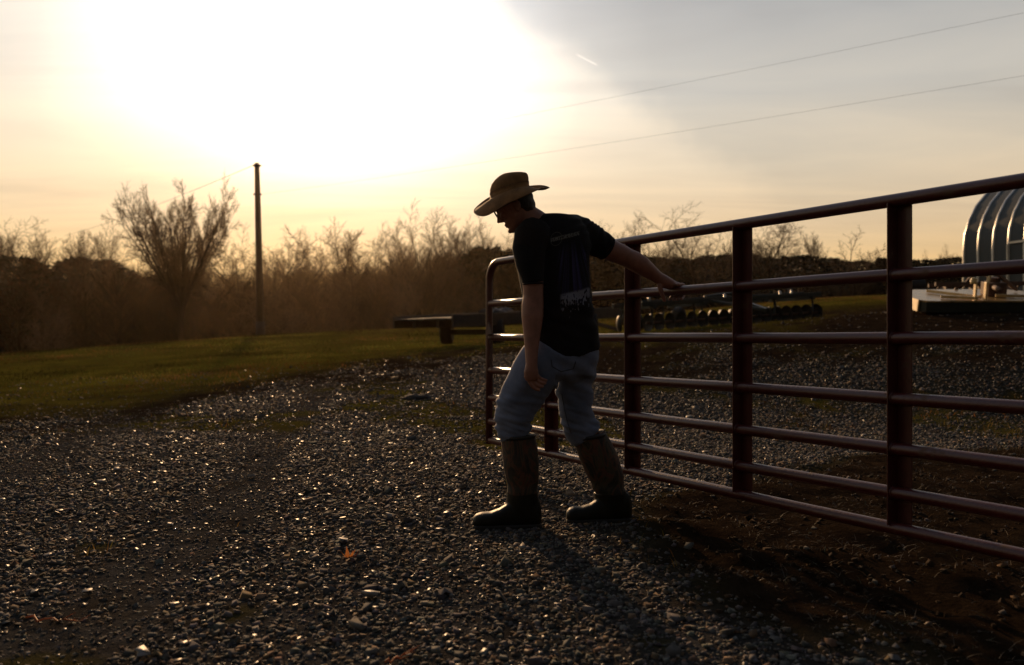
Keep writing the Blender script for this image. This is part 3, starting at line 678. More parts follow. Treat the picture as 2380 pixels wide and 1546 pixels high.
    def jf(v):
        x, y = proj(v)
        k = .0035 * mnoise.noise(Vector((v.x * 8, v.y * 8, v.z * 8)))
        b1 = math.exp(-((y - 992) / 24) ** 2); b2 = math.exp(-((y - 940) / 40) ** 2)
        k += (.0080 * b1 + .0050 * b2) * mnoise.noise(Vector((v.x * 9 + 4, v.y * 9, v.z * 42 + v.x * 14))) * 1.8
        if x > 1290:
            k += .0075 * math.sin(((x - 1300) * .55 + (y - 880) * -.85) * .16 + 2 * mnoise.noise(v * 6)) * math.exp(-((y - 895) / 55) ** 2)
        else:
            k += .0050 * math.sin(((x - 1200) * .8 + (y - 880) * .6) * .11 + 2 * mnoise.noise(v * 5)) * math.exp(-((y - 890) / 60) ** 2)
        return k
    ripple(jm, jf)
    bj = BVHTree.FromPolygons([v.co.copy() for v in jm.vertices], [tuple(p.vertices) for p in jm.polygons])
    rezero(jm, MAN_O); jo = link('jeans', jm, M['denim'], root)
    def stitch(pts, name, r=.0011):
        q = []
        for a, b_ in zip(pts[:-1], pts[1:]):
            for k in range(8): q.append((a[0] + (b_[0] - a[0]) * k / 8, a[1] + (b_[1] - a[1]) * k / 8))
        q.append(pts[-1]); p3 = [on(bj, x, y, .0006) for x, y in q]; p3 = [p for p in p3 if p]
        mm = MB(); mm.tube(p3, r, 6); me = mm.mesh(name, True); rezero(me, MAN_O); link(name, me, M['stitch'], jo)
    stitch([(1281, 836), (1283, 852), (1304, 864), (1333, 857), (1338, 840)], 'pocket_seam', .0022)
    stitch([(1306, 915), (1312, 950), (1320, 985), (1328, 1008)], 'leg_seam', .0018)
    # ---- boots
    def boot(shaft, foot, Zf, dx, ztilt):
        br = empty('rubber_boot', (0, 0, 0)); br.parent = root
        m1 = MB(); loft(m1, shaft, 28); me = union(m1, 'shaft', .006, 3)
        ripple(me, lambda v: .0028 * math.sin(v.z * 85 + 3 * mnoise.noise(v * 9)) * math.exp(-((v.z - .17) / .07) ** 2) + .002 * mnoise.noise(v * 12))
        rezero(me, MAN_O); link('shaft', me, M['camo'], br)
        m2 = MB(); rg = []
        for (x, yt, yb, hw, e) in foot:
            cy, hh = (yt + yb) / 2, (yb - yt) / 2; ring = []
            for q in range(26):
                a = 2 * math.pi * q / 26; c, sn = math.cos(a), math.sin(a)
                yy = cy - hh * math.copysign(abs(sn) ** (2 / e), sn); ww = hw * math.copysign(abs(c) ** (2 / e), c)
                p_ = px(x, yy, Zf); p_.y += ww + ztilt * (x - foot[0][0]) * Zf / FPX; ring.append(p_)
            rg.append(ring)
        m2.rings(rg); loft(m2, [(s_[0], s_[1], s_[2], s_[3] + 1.2, s_[4] + .003) for s_ in shaft[-3:]], 28)
        me = union(m2, 'foot', .005, 4); rezero(me, MAN_O); link('foot', me, M['boot_rubber'], br)
        # sole with a heel step
        m3 = MB(); n = len(foot); up_, lo_ = [], []
        out = []
        for side in (1, -1):
            for (x, yt, yb, hw, e) in (foot if side == 1 else foot[::-1]):
                p_ = px(x, yb, Zf); out.append((p_.x, p_.y + side * (hw * .98 + .004) + ztilt * (x - foot[0][0]) * Zf / FPX))
        zb = 0.0
        m3.add([(x, y, zb - .004) for x, y in out] + [(x, y, zb + .024) for x, y in out],
               [tuple(range(len(out) - 1, -1, -1)), tuple(range(len(out), 2 * len(out)))] + [(i, (i + 1) % len(out), len(out) + (i + 1) % len(out), len(out) + i) for i in range(len(out))])
        me = m3.mesh('sole'); rezero(me, MAN_O); so = link('sole', me, M['sole'], br); bvv = so.modifiers.new('b', 'BEVEL'); bvv.width = .006; bvv.segments = 2
        m4 = MB(); a, b_ = shaft[0], shaft[1]
        loft(m4, [(a[0], a[1] - 3, a[2], a[3] + 1.5, a[4] + .003), (a[0] + (b_[0] - a[0]) * .08, a[1] + 5, a[2], a[3] + 2.2, a[4] + .004)], 28); me = m4.mesh('collar', True); rezero(me, MAN_O); link('collar', me, M['plain_dark'], br)
    boot([(1203, 1013, 3.98, 39, .086), (1208, 1045, 3.985, 42, .090), (1211, 1078, 3.985, 42, .090), (1214, 1110, 3.99, 38.5, .083), (1215, 1140, 3.99, 35, .074), (1214, 1172, 3.99, 36, .066), (1216, 1200, 3.99, 37, .055)],
         [(1258, 1175, 1222, .022, 2.2), (1252, 1158, 1224, .040, 2.4), (1230, 1152, 1225, .047, 2.6), (1205, 1158, 1225, .048, 2.6), (1180, 1168, 1225, .048, 2.6), (1160, 1180, 1225, .050, 2.6), (1140, 1187, 1225, .053, 2.6), (1120, 1188, 1225, .053, 2.5), (1108, 1191, 1224, .046, 2.3), (1100, 1198, 1220, .030, 2.0)], 3.99, 0, .10)
    boot([(1369, 1012, 4.10, 38, .085), (1383, 1045, 4.105, 42, .088), (1397, 1076, 4.11, 43, .088), (1411, 1112, 4.115, 39, .081), (1417, 1140, 4.12, 35.5, .073), (1420, 1165, 4.12, 36, .065), (1424, 1190, 4.12, 37, .055)],
         [(1468, 1160, 1208, .022, 2.2), (1460, 1145, 1211, .040, 2.4), (1440, 1140, 1212, .047, 2.6), (1415, 1146, 1212, .048, 2.6), (1390, 1156, 1212, .048, 2.6), (1370, 1169, 1212, .050, 2.6), (1350, 1175, 1212, .053, 2.6), (1333, 1174, 1212, .052, 2.5), (1322, 1178, 1211, .044, 2.3), (1315, 1186, 1206, .028, 2.0)], 4.12, 0, .10)
    # ---- straw hat
    ZT = 3.95
    def hring(cx, cy, half, tilt, lat, n=64):
        o = px(cx, cy, ZT); f = Vector((-math.cos(R(tilt)), .06, -math.sin(R(tilt))))
        return [(o, f, half * ZT / FPX, lat, 2 * math.pi * j / n) for j in range(n)]
    def pt(q): o, f, hf, lat, a = q; return o + f * (hf * math.cos(a)) + Vector((0, 1, 0)) * (lat * math.sin(a))
    n = 64; hat = MB(); rows = []
    Uh = Vector((-math.sin(R(18)), 0, math.cos(R(18)))); s2 = ZT / FPX
    base = [pt(q) for q in hring(1185, 450, 48, 18, .086)]; cb = px(1185, 450, ZT); Fh = Vector((-math.cos(R(18)), .06, -math.sin(R(18))))
    for t_ in [1, .92, .8, .65, .5, .35, .22, .1, .03]:
        ring = []
        for jx in range(n):
            a = 2 * math.pi * jx / n; c, sn = math.cos(a), math.sin(a)
            lf = 92 if c > 0 else 90; ff = (48 + (lf - 48) * t_) * s2 * math.copysign(abs(c) ** (1 - .22 * t_), c); ll = (.086 + .072 * t_ * (1 - .25 * t_)) * sn
            th = math.degrees(math.atan2(sn, c))                                  # near side of the brim is negative
            dr = 13 * math.exp(-(th / 40) ** 2) + 24 * math.exp(-((th + 52) / 34) ** 2) + 8 * math.exp(-((th + 100) / 40) ** 2)
            bk_ = (19 * math.sin(t_ * 2.2) * .75 + 3 * t_) * max(-c, 0) ** 2
            up = -(dr * t_ ** 1.5 + bk_) * s2 + .20 * ll * t_ + .012 * t_ ** 1.6 * max(sn, 0) ** 2
            up += .0025 * math.sin(5 * a + 1) * t_
            ring.append(cb + Fh * ff + Vector((0, 1, 0)) * ll + Uh * up)
        rows.append(ring)
    rows.append(base)
    for (cx, cy, half, tilt, lat) in [(1184, 441, 47, 16.5, .084), (1183.5, 431, 46, 14, .081), (1185, 422, 43.5, 11, .076), (1188, 414, 39, 9, .068), (1191, 408, 33, 7, .056), (1193, 404.5, 26, 4, .040)]:
        rows.append([pt(q) for q in hring(cx, cy, half, tilt, lat)])
    # creased top: the middle dips between two ridges
    o = px(1192, 408, ZT); f = Vector((-1, .06, -.1))
    rows.append([o + f * (20 * s2 * math.cos(2 * math.pi * j_ / n)) + Vector((0, 1, 0)) * (.022 * math.sin(2 * math.pi * j_ / n)) for j_ in range(n)])
    rows.append([o + Vector((0, 0, -.012)) + f * (12 * s2 * math.cos(2 * math.pi * j_ / n)) + Vector((0, 1, 0)) * (.008 * math.sin(2 * math.pi * j_ / n)) for j_ in range(n)])
    fs = [(i * n + k, i * n + (k + 1) % n, (i + 1) * n + (k + 1) % n, (i + 1) * n + k) for i in range(len(rows) - 1) for k in range(n)] + [tuple((len(rows) - 1) * n + k for k in range(n))]
    hat.add([v for r_ in rows for v in r_], fs); hm = hat.mesh('straw_hat', True); rezero(hm, MAN_O); ho = link('straw_hat', hm, straw_mat(), root)
    so = ho.modifiers.new('s', 'SOLIDIFY'); so.thickness = .003; so.offset = 0
    ed = MB(); ed.tube(rows[0] + rows[0][:1], .0030, 8, False); me = ed.mesh('brim_edge', True); rezero(me, MAN_O); link('brim_edge', me, M['straw'], ho)
    vt = MB(); va = [pt(q) for q in hring(1184, 440, 47.9, 17, .0856, 88)]; vb = [pt(q) for q in hring(1183.6, 432, 46.7, 15.5, .0828, 88)]
    for k in range(88):
        a_ = va[k].lerp(vb[k], .15); b__ = va[(k + 1) % 88].lerp(vb[(k + 1) % 88], .8) if k % 2 else va[k].lerp(vb[k], .55)
        vt.tube([a_, a_.lerp(b__, .6)], .0011, 4)
    me = vt.mesh('vent_slits'); rezero(me, MAN_O); link('vent_slits', me, M['plain_dark'], ho)

def straw_mat():
    m = mat('woven_straw_hat', (.235, .120, .044), .75, vscale=16, var=.3, spec=.15, transl=.10)
    nt = m.node_tree; b = nt.nodes['Principled BSDF']; tc = nt.nodes.new('ShaderNodeTexCoord')
    w1 = nt.nodes.new('ShaderNodeTexWave'); w1.inputs['Scale'].default_value = 90; w1.bands_direction = 'Z'; w1.inputs['Distortion'].default_value = .6
    w2 = nt.nodes.new('ShaderNodeTexWave'); w2.inputs['Scale'].default_value = 90; w2.bands_direction = 'X'; w2.inputs['Distortion'].default_value = .6
    for w in (w1, w2): nt.links.new(tc.outputs['Object'], w.inputs[0])
    mx = nt.nodes.new('ShaderNodeMath'); mx.operation = 'MAXIMUM'; nt.links.new(w1.outputs['Fac'], mx.inputs[0]); nt.links.new(w2.outputs['Fac'], mx.inputs[1])
    bp = nt.nodes.new('ShaderNodeBump'); bp.inputs['Strength'].default_value = .5; bp.inputs['Distance'].default_value = .002; nt.links.new(mx.outputs[0], bp.inputs['Height']); nt.links.new(bp.outputs[0], b.inputs['Normal'])
    return m
def print_mat():
    m = bpy.data.materials.new('shirt_print'); m.use_nodes = True; nt = m.node_tree; b = nt.nodes['Principled BSDF']; L = nt.links.new
    uvn = nt.nodes.new('ShaderNodeUVMap'); sp = nt.nodes.new('ShaderNodeSeparateXYZ'); L(uvn.outputs[0], sp.inputs[0]); U, V = sp.outputs[0], sp.outputs[1]
    def ma(op, a, b_=None, cl=False):
        n = nt.nodes.new('ShaderNodeMath'); n.operation = op; n.use_clamp = cl
        for i, v in enumerate((a, b_)):
            if v is None: continue
            if isinstance(v, (int, float)): n.inputs[i].default_value = v
            else: L(v, n.inputs[i])
        return n.outputs[0]
    def sst(a, b_, v):
        n = nt.nodes.new('ShaderNodeMapRange'); n.interpolation_type = 'SMOOTHSTEP'; n.inputs[1].default_value = a; n.inputs[2].default_value = b_; L(v, n.inputs[0]); return n.outputs[0]
    def band(v, lo, hi, e=.008): return ma('MULTIPLY', sst(lo - e, lo + e, v), ma('SUBTRACT', 1, sst(hi - e, hi + e, v)))
    # ring emblem with a lettered bar across it
    du, dv = ma('MULTIPLY', ma('SUBTRACT', U, .17), .45), ma('SUBTRACT', V, .075)
    rr = ma('SQRT', ma('ADD', ma('MULTIPLY', du, du), ma('MULTIPLY', dv, dv)))
    ring = band(rr, .066, .072, .003)
    nz = nt.nodes.new('ShaderNodeTexNoise'); nz.inputs['Scale'].default_value = 34; nz.inputs['Detail'].default_value = 2; L(uvn.outputs[0], nz.inputs['Vector'])
    blocks = sst(.42, .5, nz.outputs[0])
    bar = ma('MULTIPLY', ma('MULTIPLY', band(V, .055, .095), band(U, .03, .78)), ma('ADD', ma('MULTIPLY', blocks, .75), .15))
    cv = ma('ABSOLUTE', ma('SUBTRACT', U, ma('ADD', .62, ma('MULTIPLY', ma('SUBTRACT', V, .01), 1.1))))
    emblem = ma('MAXIMUM', ma('MULTIPLY', ring, .55), bar)
    # spotlight rays
    fan = ma('DIVIDE', ma('SUBTRACT', U, .55), ma('ADD', V, .25))
    wv = nt.nodes.new('ShaderNodeTexNoise'); wv.noise_dimensions = '1D'; wv.inputs['Scale'].default_value = 7.5; wv.inputs['Detail'].default_value = 3; L(fan, wv.inputs['W'])
    rays = ma('MULTIPLY', sst(.40, .66, wv.outputs[0]), ma('MULTIPLY', band(V, .22, .74, .12), band(U, .22, 1.0, .12)))
    # bright crowd line and specks below it
    n2 = nt.nodes.new('ShaderNodeTexNoise'); n2.inputs['Scale'].default_value = 22; n2.inputs['Detail'].default_value = 3; L(uvn.outputs[0], n2.inputs['Vector'])
    fall = ma('SUBTRACT', 1, sst(.70, .93, V)); speck = ma('MULTIPLY', ma('MULTIPLY', sst(.60, .49, n2.outputs[0]), 1) if False else sst(.50, .60, ma('ADD', n2.outputs[0], ma('MULTIPLY', ma('SUBTRACT', fall, .5), .26))), ma('MULTIPLY', band(V, .68, .95, .02), band(U, .22, .98, .05)))
    def rgb(c): n = nt.nodes.new('ShaderNodeRGB'); n.outputs[0].default_value = (*c, 1); return n.outputs[0]
    def mix(f, a, c): n = nt.nodes.new('ShaderNodeMix'); n.data_type = 'RGBA'; L(f, n.inputs[0]); L(a, n.inputs[6]); L(c, n.inputs[7]); return n.outputs[2]
    c = mix(rays, rgb((.0100, .0090, .0092)), rgb((.038, .034, .088))); c = mix(emblem, c, rgb((.12, .125, .115))); c = mix(speck, c, rgb((.17, .175, .21)))
    L(c, b.inputs['Base Color']); b.inputs['Roughness'].default_value = .85; b.inputs['Specular IOR Level'].default_value = .12
    return m
make_man()

# ------------------------------------------------------------------ trees
class Bark:
    """collects tapered branch tubes; thick ones go to the trunk mesh, thin ones to the crown mesh"""
    def __init__(s): s.tv = []; s.tf = []; s.cv = []; s.cf = []
    def tube(s, pts, rad, n, crown):
        V, Fc = (s.cv, s.cf) if crown else (s.tv, s.tf)
        b = len(V); k = len(pts); t0 = (pts[-1] - pts[0]).normalized(); r1 = t0.orthogonal().normalized(); r2 = t0.cross(r1)
        cs = [(math.cos(2 * math.pi * j / n), math.sin(2 * math.pi * j / n)) for j in range(n)]
        for i in range(k - 1):
            for c, sn in cs: V.append(pts[i] + r1 * (c * rad[i]) + r2 * (sn * rad[i]))
        V.append(pts[-1]); tip = len(V) - 1
        for i in range(k - 2):
            for j in range(n):
                a, c = b + i * n + j, b + i * n + (j + 1) % n
                Fc.append((a, c, c + n)); Fc.append((a, c + n, a + n))
        for j in range(n): Fc.append((b + (k - 2) * n + j, b + (k - 2) * n + (j + 1) % n, tip))
def rvec(rd): 
    a = rd.random() * 6.2832; z = rd.uniform(-1, 1); r = math.sqrt(1 - z * z); return Vector((r * math.cos(a), r * math.sin(a), z))
def bare_tree(seed, st):
    """a leafless tree 10 m tall; st holds per level: (count, length, angle, wander, up)"""
    rd = random.Random(seed); B = Bark(); LV = st['levels']
    def branch(p, d, L, r, lev):
        nseg = (6, 6, 5, 3, 1, 1)[min(lev, 5)]; pts = [p.copy()]; rad = [r]; dd = d.copy()
        wand, up = st['wander'][min(lev, len(st['wander']) - 1)], st['up'][min(lev, len(st['up']) - 1)]
        for i in range(nseg):
            dd = (dd + rvec(rd) * wand + Vector((0, 0, up))).normalized(); p = p + dd * (L / nseg); pts.append(p.copy()); rad.append(r * (1 - .72 * (i + 1) / nseg))
        B.tube(pts, rad, (8, 6, 4, 3, 3, 3)[min(lev, 5)], lev >= 2)
        if lev >= len(LV): return
        cnt, lf, a0, a1, s0 = LV[lev]
        az = rd.random() * 6.28
        for c in range(cnt):
            f = s0 + (1 - s0) * (c + rd.random()) / cnt; f = min(f, .999); k = min(int(f * nseg), nseg - 1); q = pts[k].lerp(pts[k + 1], f * nseg - k)
            ax = (pts[k + 1] - pts[k]).normalized(); o = ax.orthogonal().normalized(); o2 = ax.cross(o); az += 2.4 + rd.uniform(-.5, .5)
            an = R(rd.uniform(a0, a1)) if not (lev == 0 and 'var' in st) else R(a0 + (a1 - a0) * math.sqrt((c + .5) / cnt) + rd.uniform(-2, 2)); nd = ax * math.cos(an) + (o * math.cos(az) + o2 * math.sin(az)) * math.sin(an)
            rr = max(rad[k] * (.62 if lev == 0 else .55) * rd.uniform(.8, 1.1), st['tw'])
            vr = st['var'] if lev == 0 and 'var' in st else .28
            fanf = .80 + .24 * math.sqrt((c + .5) / cnt) if lev == 0 and 'var' in st else 1.0
            branch(q, nd, L * lf * fanf * rd.uniform(1 - vr, 1 + vr) * (1.05 - .35 * f * (lev > 0)), rr, lev + 1)
    branch(Vector((0, 0, -.3)), Vector((st.get('lean', 0), 0, 1)).normalized(), st['trunk'], st['r'], 0)
    zz = sorted(v.z for v in B.cv); top = zz[int(len(zz) * .985)]; k = 10 / top
    mk = lambda n, V, Fc: fast_mesh(n, np.array([tuple(v) for v in V]) * k, np.array(Fc), False)
    return mk('trunk', B.tv, B.tf), mk('crown', B.cv, B.cf)
STY = {
 'elm': dict(var=.06, levels=[(30, 1.42, 2, 44, .74), (13, .23, 22, 52, .22), (8, .5, 22, 50, .2), (7, .6, 20, 55, .1)], wander=(.03, .05, .12, .2, .2), up=(.0, .015, .03, .02), trunk=5.0, r=.34, tw=.0135),
 'oak': dict(levels=[(7, .85, 35, 70, .45), (7, .5, 30, 60, .2), (8, .5, 30, 60, .15), (7, .55, 25, 60, .1)], wander=(.16, .30, .32, .3, .3), up=(.05, .06, .05, .0), trunk=5.5, r=.26, tw=.013),
 'maple': dict(levels=[(11, .55, 25, 50, .30), (8, .45, 22, 45, .2), (8, .48, 22, 48, .15), (7, .55, 22, 55, .1)], wander=(.06, .12, .16, .2, .2), up=(.05, .10, .07, .03), trunk=7.5, r=.17, tw=.013),
 'poplar': dict(levels=[(14, .30, 16, 34, .28), (7, .5, 18, 36, .15), (7, .5, 20, 40, .1), (7, .55, 20, 50, .1)], wander=(.04, .10, .14, .2, .2), up=(.06, .14, .08, .03), trunk=8.5, r=.14, tw=.012),
 'shrub': dict(levels=[(10, 3.4, 12, 48, .3), (8, .40, 20, 50, .3), (7, .42, 22, 50, .2), (5, .5, 25, 55, .1)], wander=(.05, .18, .22, .25, .3), up=(.0, .04, .04, .0), trunk=1.5, r=.22, tw=.015),
}
TREE = {}
for k, (sty, seeds) in enumerate([('elm', (3,)), ('oak', (5, 8)), ('maple', (2, 12, 21)), ('poplar', (4, 14)), ('shrub', (6,))]):
    for i, sd in enumerate(seeds):
        a, b = bare_tree(sd, STY[sty]); a.materials.append(M['bark']); b.materials.append(M['twig']); TREE[sty, i] = (a, b)
def plant(sty, i, x, ytop, Z, wide, label, group=None, rot=None, name='bare_tree'):
    X = (x - CX) / FPX * Z; z0 = Hs(X, Z); ht = P(x, ytop, Z).z - z0
    o = empty(name, (X, Z, z0 - .1), random.random() * 6.28 if rot is None else rot); k = ht / 10; o.scale = (k * wide, k * wide, k)
    t, c = TREE[sty, i]
    link('trunk', t, None, o); link('crown', c, None, o)
    tag(o, label, 'tree', group); return o
plant('elm', 0, 426, 456, 72, .68, 'large vase shaped leafless tree rising alone above the wood beside the bare pole', rot=1.0, name='vase_shaped_tree')
plant('oak', 0, 1618, 498, 78, 1.15, 'dark crooked leafless tree seen over the gate beyond the disc harrow', rot=2.2)
plant('oak', 1, 1785, 512, 66, 1.25, 'gnarled leafless tree with forking black limbs seen between two gate uprights', rot=.6)
plant('shrub', 0, 1962, 556, 72, 1.25, 'low round many stemmed leafless tree between the gnarled tree and the arched building', rot=.3)
plant('poplar', 0, 1893, 546, 88, 1.0, 'slim upright leafless tree standing next to the round many stemmed tree', rot=.9)
plant('maple', 0, 1510, 508, 86, 1.05, 'spreading leafless tree beside the dark crooked tree above the harrow', rot=.2)
plant('maple', 1, 985, 498, 92, 1.0, 'tallest twin crowned leafless tree on the wood edge behind the hay wagon', rot=.4)
plant('maple', 2, 1036, 503, 95, .95, 'leafless tree close beside the twin crowned tree behind the hay wagon', rot=1.4)
plant('poplar', 1, 806, 530, 104, 1.15, 'tall narrow crowned leafless tree midway between the pole and the hay wagon', rot=2.)
plant('maple', 0, 795, 640, 62, .95, 'short leafless tree at the field edge between the pole and the hay wagon', rot=2.9)
rt = random.Random(5)
for k_, (x, y, Z) in enumerate([(118, 690, 60), (668, 680, 66), (935, 660, 70), (1090, 650, 70)]):
    plant(('maple', 'oak', 'poplar')[k_ % 3], k_ % 2, x, y, Z, rt.uniform(.9, 1.3), 'small leafless tree at the foot of the wood just beyond the grass crest', 'small trees at the foot of the wood')
def region(x):
    for lim, t in ((330, 'on the side of the vase shaped tree away from the pole'), (600, 'between the vase shaped tree and the lone pole'), (800, 'between the lone pole and the narrow crowned tree'), (960, 'between the narrow crowned tree and the twin crowned tree'), (1180, 'between the twin crowned tree and the walking man'), (1480, 'directly behind the walking man'), (1880, 'among the crooked trees over the gate')):
        if x < lim: return t
    return 'beside the arched steel building'
for (x, y) in [(8, 540), (58, 532), (95, 548), (150, 566), (182, 546), (238, 538), (268, 560), (562, 552), (586, 556), (628, 546), (662, 570), (700, 556), (738, 562), (770, 570), (855, 556), (885, 572), (925, 538), (950, 560), (1068, 535), (1100, 545), (1128, 540), (1165, 545), (1200, 552), (1250, 556), (1300, 550), (1350, 545), (1396, 540), (1430, 545), (1465, 560), (1560, 560), (1700, 545), (1740, 565), (1835, 560), (-60, 520), (-130, 540), (2440, 560), (2170, 598), (2200, 592), (2225, 585), (2130, 612)]:
    sty, i = rt.choice([('maple', 0), ('maple', 1), ('maple', 2), ('maple', 1), ('poplar', 0), ('poplar', 1), ('oak', 0)])
    plant(sty, i, x, y, rt.uniform(98, 132), rt.uniform(.85, 1.2), 'leafless wood edge tree ' + region(x), 'leafless trees ' + region(x))
# evergreens: clumps of needle sprays round a stem
def evergreen(seed, cone):
    r = np.random.default_rng(seed); n = 4200
    z = r.random(n) ** .8; prof = (1 - z) ** .8 * .30 + .03 if cone else np.sqrt(np.maximum(0, 1 - ((z - .55) / .47) ** 2)) * .42
    a = r.random(n) * 6.283; lump = .75 + .45 * vnoise(a * 2.2, z * 7, seed); rad = prof * lump * r.random(n) ** .35
    c = np.stack([rad * np.cos(a), rad * np.sin(a), z], 1) * 10; c[:, 2] += .3
    out = np.stack([np.cos(a), np.sin(a), np.full(n, .25)], 1); d = out + r.normal(0, .5, (n, 3)); d /= np.linalg.norm(d, axis=1)[:, None]
    s = np.cross(d, r.normal(0, 1, (n, 3))); s /= np.linalg.norm(s, axis=1)[:, None]; L = (.30 + .35 * r.random(n))[:, None]
    V = np.stack([c - s * L * .35, c + s * L * .35, c + d * L], 1).reshape(-1, 3)
    cm = fast_mesh('crown', V, np.arange(n * 3).reshape(-1, 3)); cm.materials.append(M['evergreen'])
    tb = MB(); tb.tube([(0, 0, -.3), (0, 0, 4), (0, 0, 9)], [.22, .16, .04], 7); tm = tb.mesh('trunk', True); tm.materials.append(M['bark']); return tm, cm
TREE['cedar', 0] = evergreen(1, True); TREE['cedar', 1] = evergreen(2, False); TREE['cedar', 2] = evergreen(3, False)
for (x, y, Z, w, i) in [(1128, 584, 98, .9, 1), (1192, 590, 100, 1.0, 0), (1500, 604, 92, 1.3, 1), (1560, 606, 96, 1.5, 2), (1668, 600, 96, 1.4, 1), (1720, 596, 100, 1.2, 2), (1765, 606, 95, 1.4, 1), (1850, 600, 80, 1.3, 2), (1905, 606, 98, 1.6, 1), (2050, 604, 100, 1.2, 0), (2080, 606, 104, 1.4, 2), (2140, 608, 98, 1.5, 1), (2210, 603, 100, 1.3, 2), (30, 606, 100, 1.2, 2), (205, 612, 112, 1.5, 2), (1610, 612, 100, 1.5, 2), (1990, 612, 102, 1.6, 1), (1450, 600, 96, 1.5, 2), (1380, 590, 100, 1.4, 1)]:
    plant('cedar', i, x, y, Z, w, 'dark dense evergreen ' + region(x), 'evergreens ' + region(x), name='evergreen_tree')
# the wood behind them: hundreds of grey stems and crowns that read as one dark mass
def woodland():
    protos = []
    for sd in range(4):
        rd = random.Random(40 + sd); V = []; Fc = []
        def tri(a, b, c): V.extend([a, b, c]); Fc.append((len(V) - 3, len(V) - 2, len(V) - 1))
        def stick(p, d, L, w):
            s = d.cross(rvec(rd)).normalized() * w; tri(p - s, p + s, p + d * L)
            s2 = d.cross(s).normalized() * w; tri(p - s2, p + s2, p + d * L)
        stick(Vector((0, 0, -.5)), Vector((0, 0, 1)), 9.5, .19)
        for k in range(26):
            z = rd.uniform(1.2, 7.8); a = rd.random() * 6.28; d = Vector((math.cos(a) * .6, math.sin(a) * .6, .8)).normalized(); L = rd.uniform(1.2, 2.9); p = Vector((0, 0, z)); stick(p, d, L, .06)
            for m in range(8):
                q = p + d * (L * rd.uniform(.3, 1)); d2 = (d + rvec(rd) * .6 + Vector((0, 0, .25))).normalized(); stick(q, d2, rd.uniform(.5, 1.4), .035)
        protos.append((np.array([tuple(v) for v in V]), np.array(Fc)))
    r = np.random.default_rng(77); n = 1350
    Z = 92 + 120 * r.random(n) ** 1.3; xp = r.uniform(-500, 2900, n); X = (xp - CX) / FPX * Z; z0 = H0(X, Z)
    ytop = np.interp(xp, [-500, 0, 150, 330, 600, 760, 900, 1000, 1130, 1250, 1450, 1700, 2000, 2240, 2900], [600, 612, 625, 604, 622, 612, 598, 575, 570, 588, 606, 612, 618, 616, 610])
    ht = (HC - (ytop + r.normal(16, 17, n) - HY) / FPX * Z) - z0; ok = ht > 2.5
    Vs, Fs, Cs, b = [], [], [], 0
    for i in np.nonzero(ok)[0]:
        V, Fc = protos[i % 4]; k = ht[i] / 11.2; a = r.random() * 6.28; c, s = math.cos(a), math.sin(a); w = max(.8, min(k, 1.4)) * 1.15
        W = np.stack([(V[:, 0] * c - V[:, 1] * s) * w + X[i], (V[:, 0] * s + V[:, 1] * c) * w + Z[i], V[:, 2] * k + z0[i]], 1)
        Cs.append(np.tile(np.array([[1, 1 + .12 * r.random(), 1]]) * (.15 + 1.35 * r.random() ** 1.5), (len(W), 1))); Vs.append(W); Fs.append(Fc + b); b += len(W)
    return link('woodland', fast_mesh('woodland', np.concatenate(Vs), np.concatenate(Fs), False, np.concatenate(Cs)), M['wood_mass'])
tag(woodland(), 'dark leafless wood filling the hollow behind the field', 'wood', kind='stuff')

# ------------------------------------------------------------------ utility pole and its wires
PB = P(606, 784, 42); PB.z = Hs(PB.x, PB.y); PT = P(597, 379, 42)
def utility_pole():
    root = empty('utility_pole', PB); tag(root, 'tall bare wooden utility pole standing alone on the grass before the wood', 'pole')
    top = PT - PB; m = MB(); m.tube([Vector((0, 0, -.5)), top * .35, top * .7, top * .985, top], [.20, .175, .15, .125, .10], 14); m.build('shaft', M['pole'], root, True)
    m = MB(); w = top * .40; m.tube([Vector((0, 0, -.2)), top * .09], [.235, .215], 14); m.build('butt_sleeve', M['wood_dark'], root, True)
    for f in (.985, .82):
        m = MB(); c = top * f; m.tube([c - Vector((0, 0, .05)), c + Vector((0, 0, .05))], .165, 12); m.tube([c + Vector((-.22, 0, 0)), c + Vector((.22, 0, 0))], .035, 8); m.build('clamp', M['rust'], root, True)
    return [PB + top * .985 + Vector((.22, 0, 0)), PB + top * .82 + Vector((.22, 0, 0)), PB + top * .985 + Vector((-.22, 0, 0))]
A1, A2, A3 = utility_pole()
P2 = Vector((34.0, 4.5, 0)); P2.z = Hs(P2.x, P2.y)
def second_pole():
    root = empty('utility_pole', P2); tag(root, 'second wooden utility pole that takes the far end of the two overhead wires', 'pole')
    m = MB(); m.tube([Vector((0, 0, -.5)), Vector((0, 0, 5)), Vector((0, 0, 10.9))], [.2, .17, .12], 14); m.build('shaft', M['pole'], root, True)
second_pole()
def wire(a, b, sag, label, rad=.0032):
    m = MB(); pts = [a.lerp(b, t / 40) + Vector((0, 0, -sag * 4 * (t / 40) * (1 - t / 40))) for t in range(41)]
    o = m; m.tube(pts, rad, 6); ob = m.build('overhead_wire', M['wire'], None, True); tag(ob, label, 'wire', None)
W1 = P(2380, 8, 21.5); W2 = P(2380, 150, 21.5)
wire(A1, A1 + (W1 - A1) * 1.78, .25, 'upper of two thin wires running from the lone pole over the gate')
wire(A2, A2 + (W2 - A2) * 1.78, .30, 'lower of two thin wires running from the lone pole over the gate')
wire(A3, P(150, 548, 95), .3, 'thin wire running from the lone pole down past the vase shaped tree', .012)

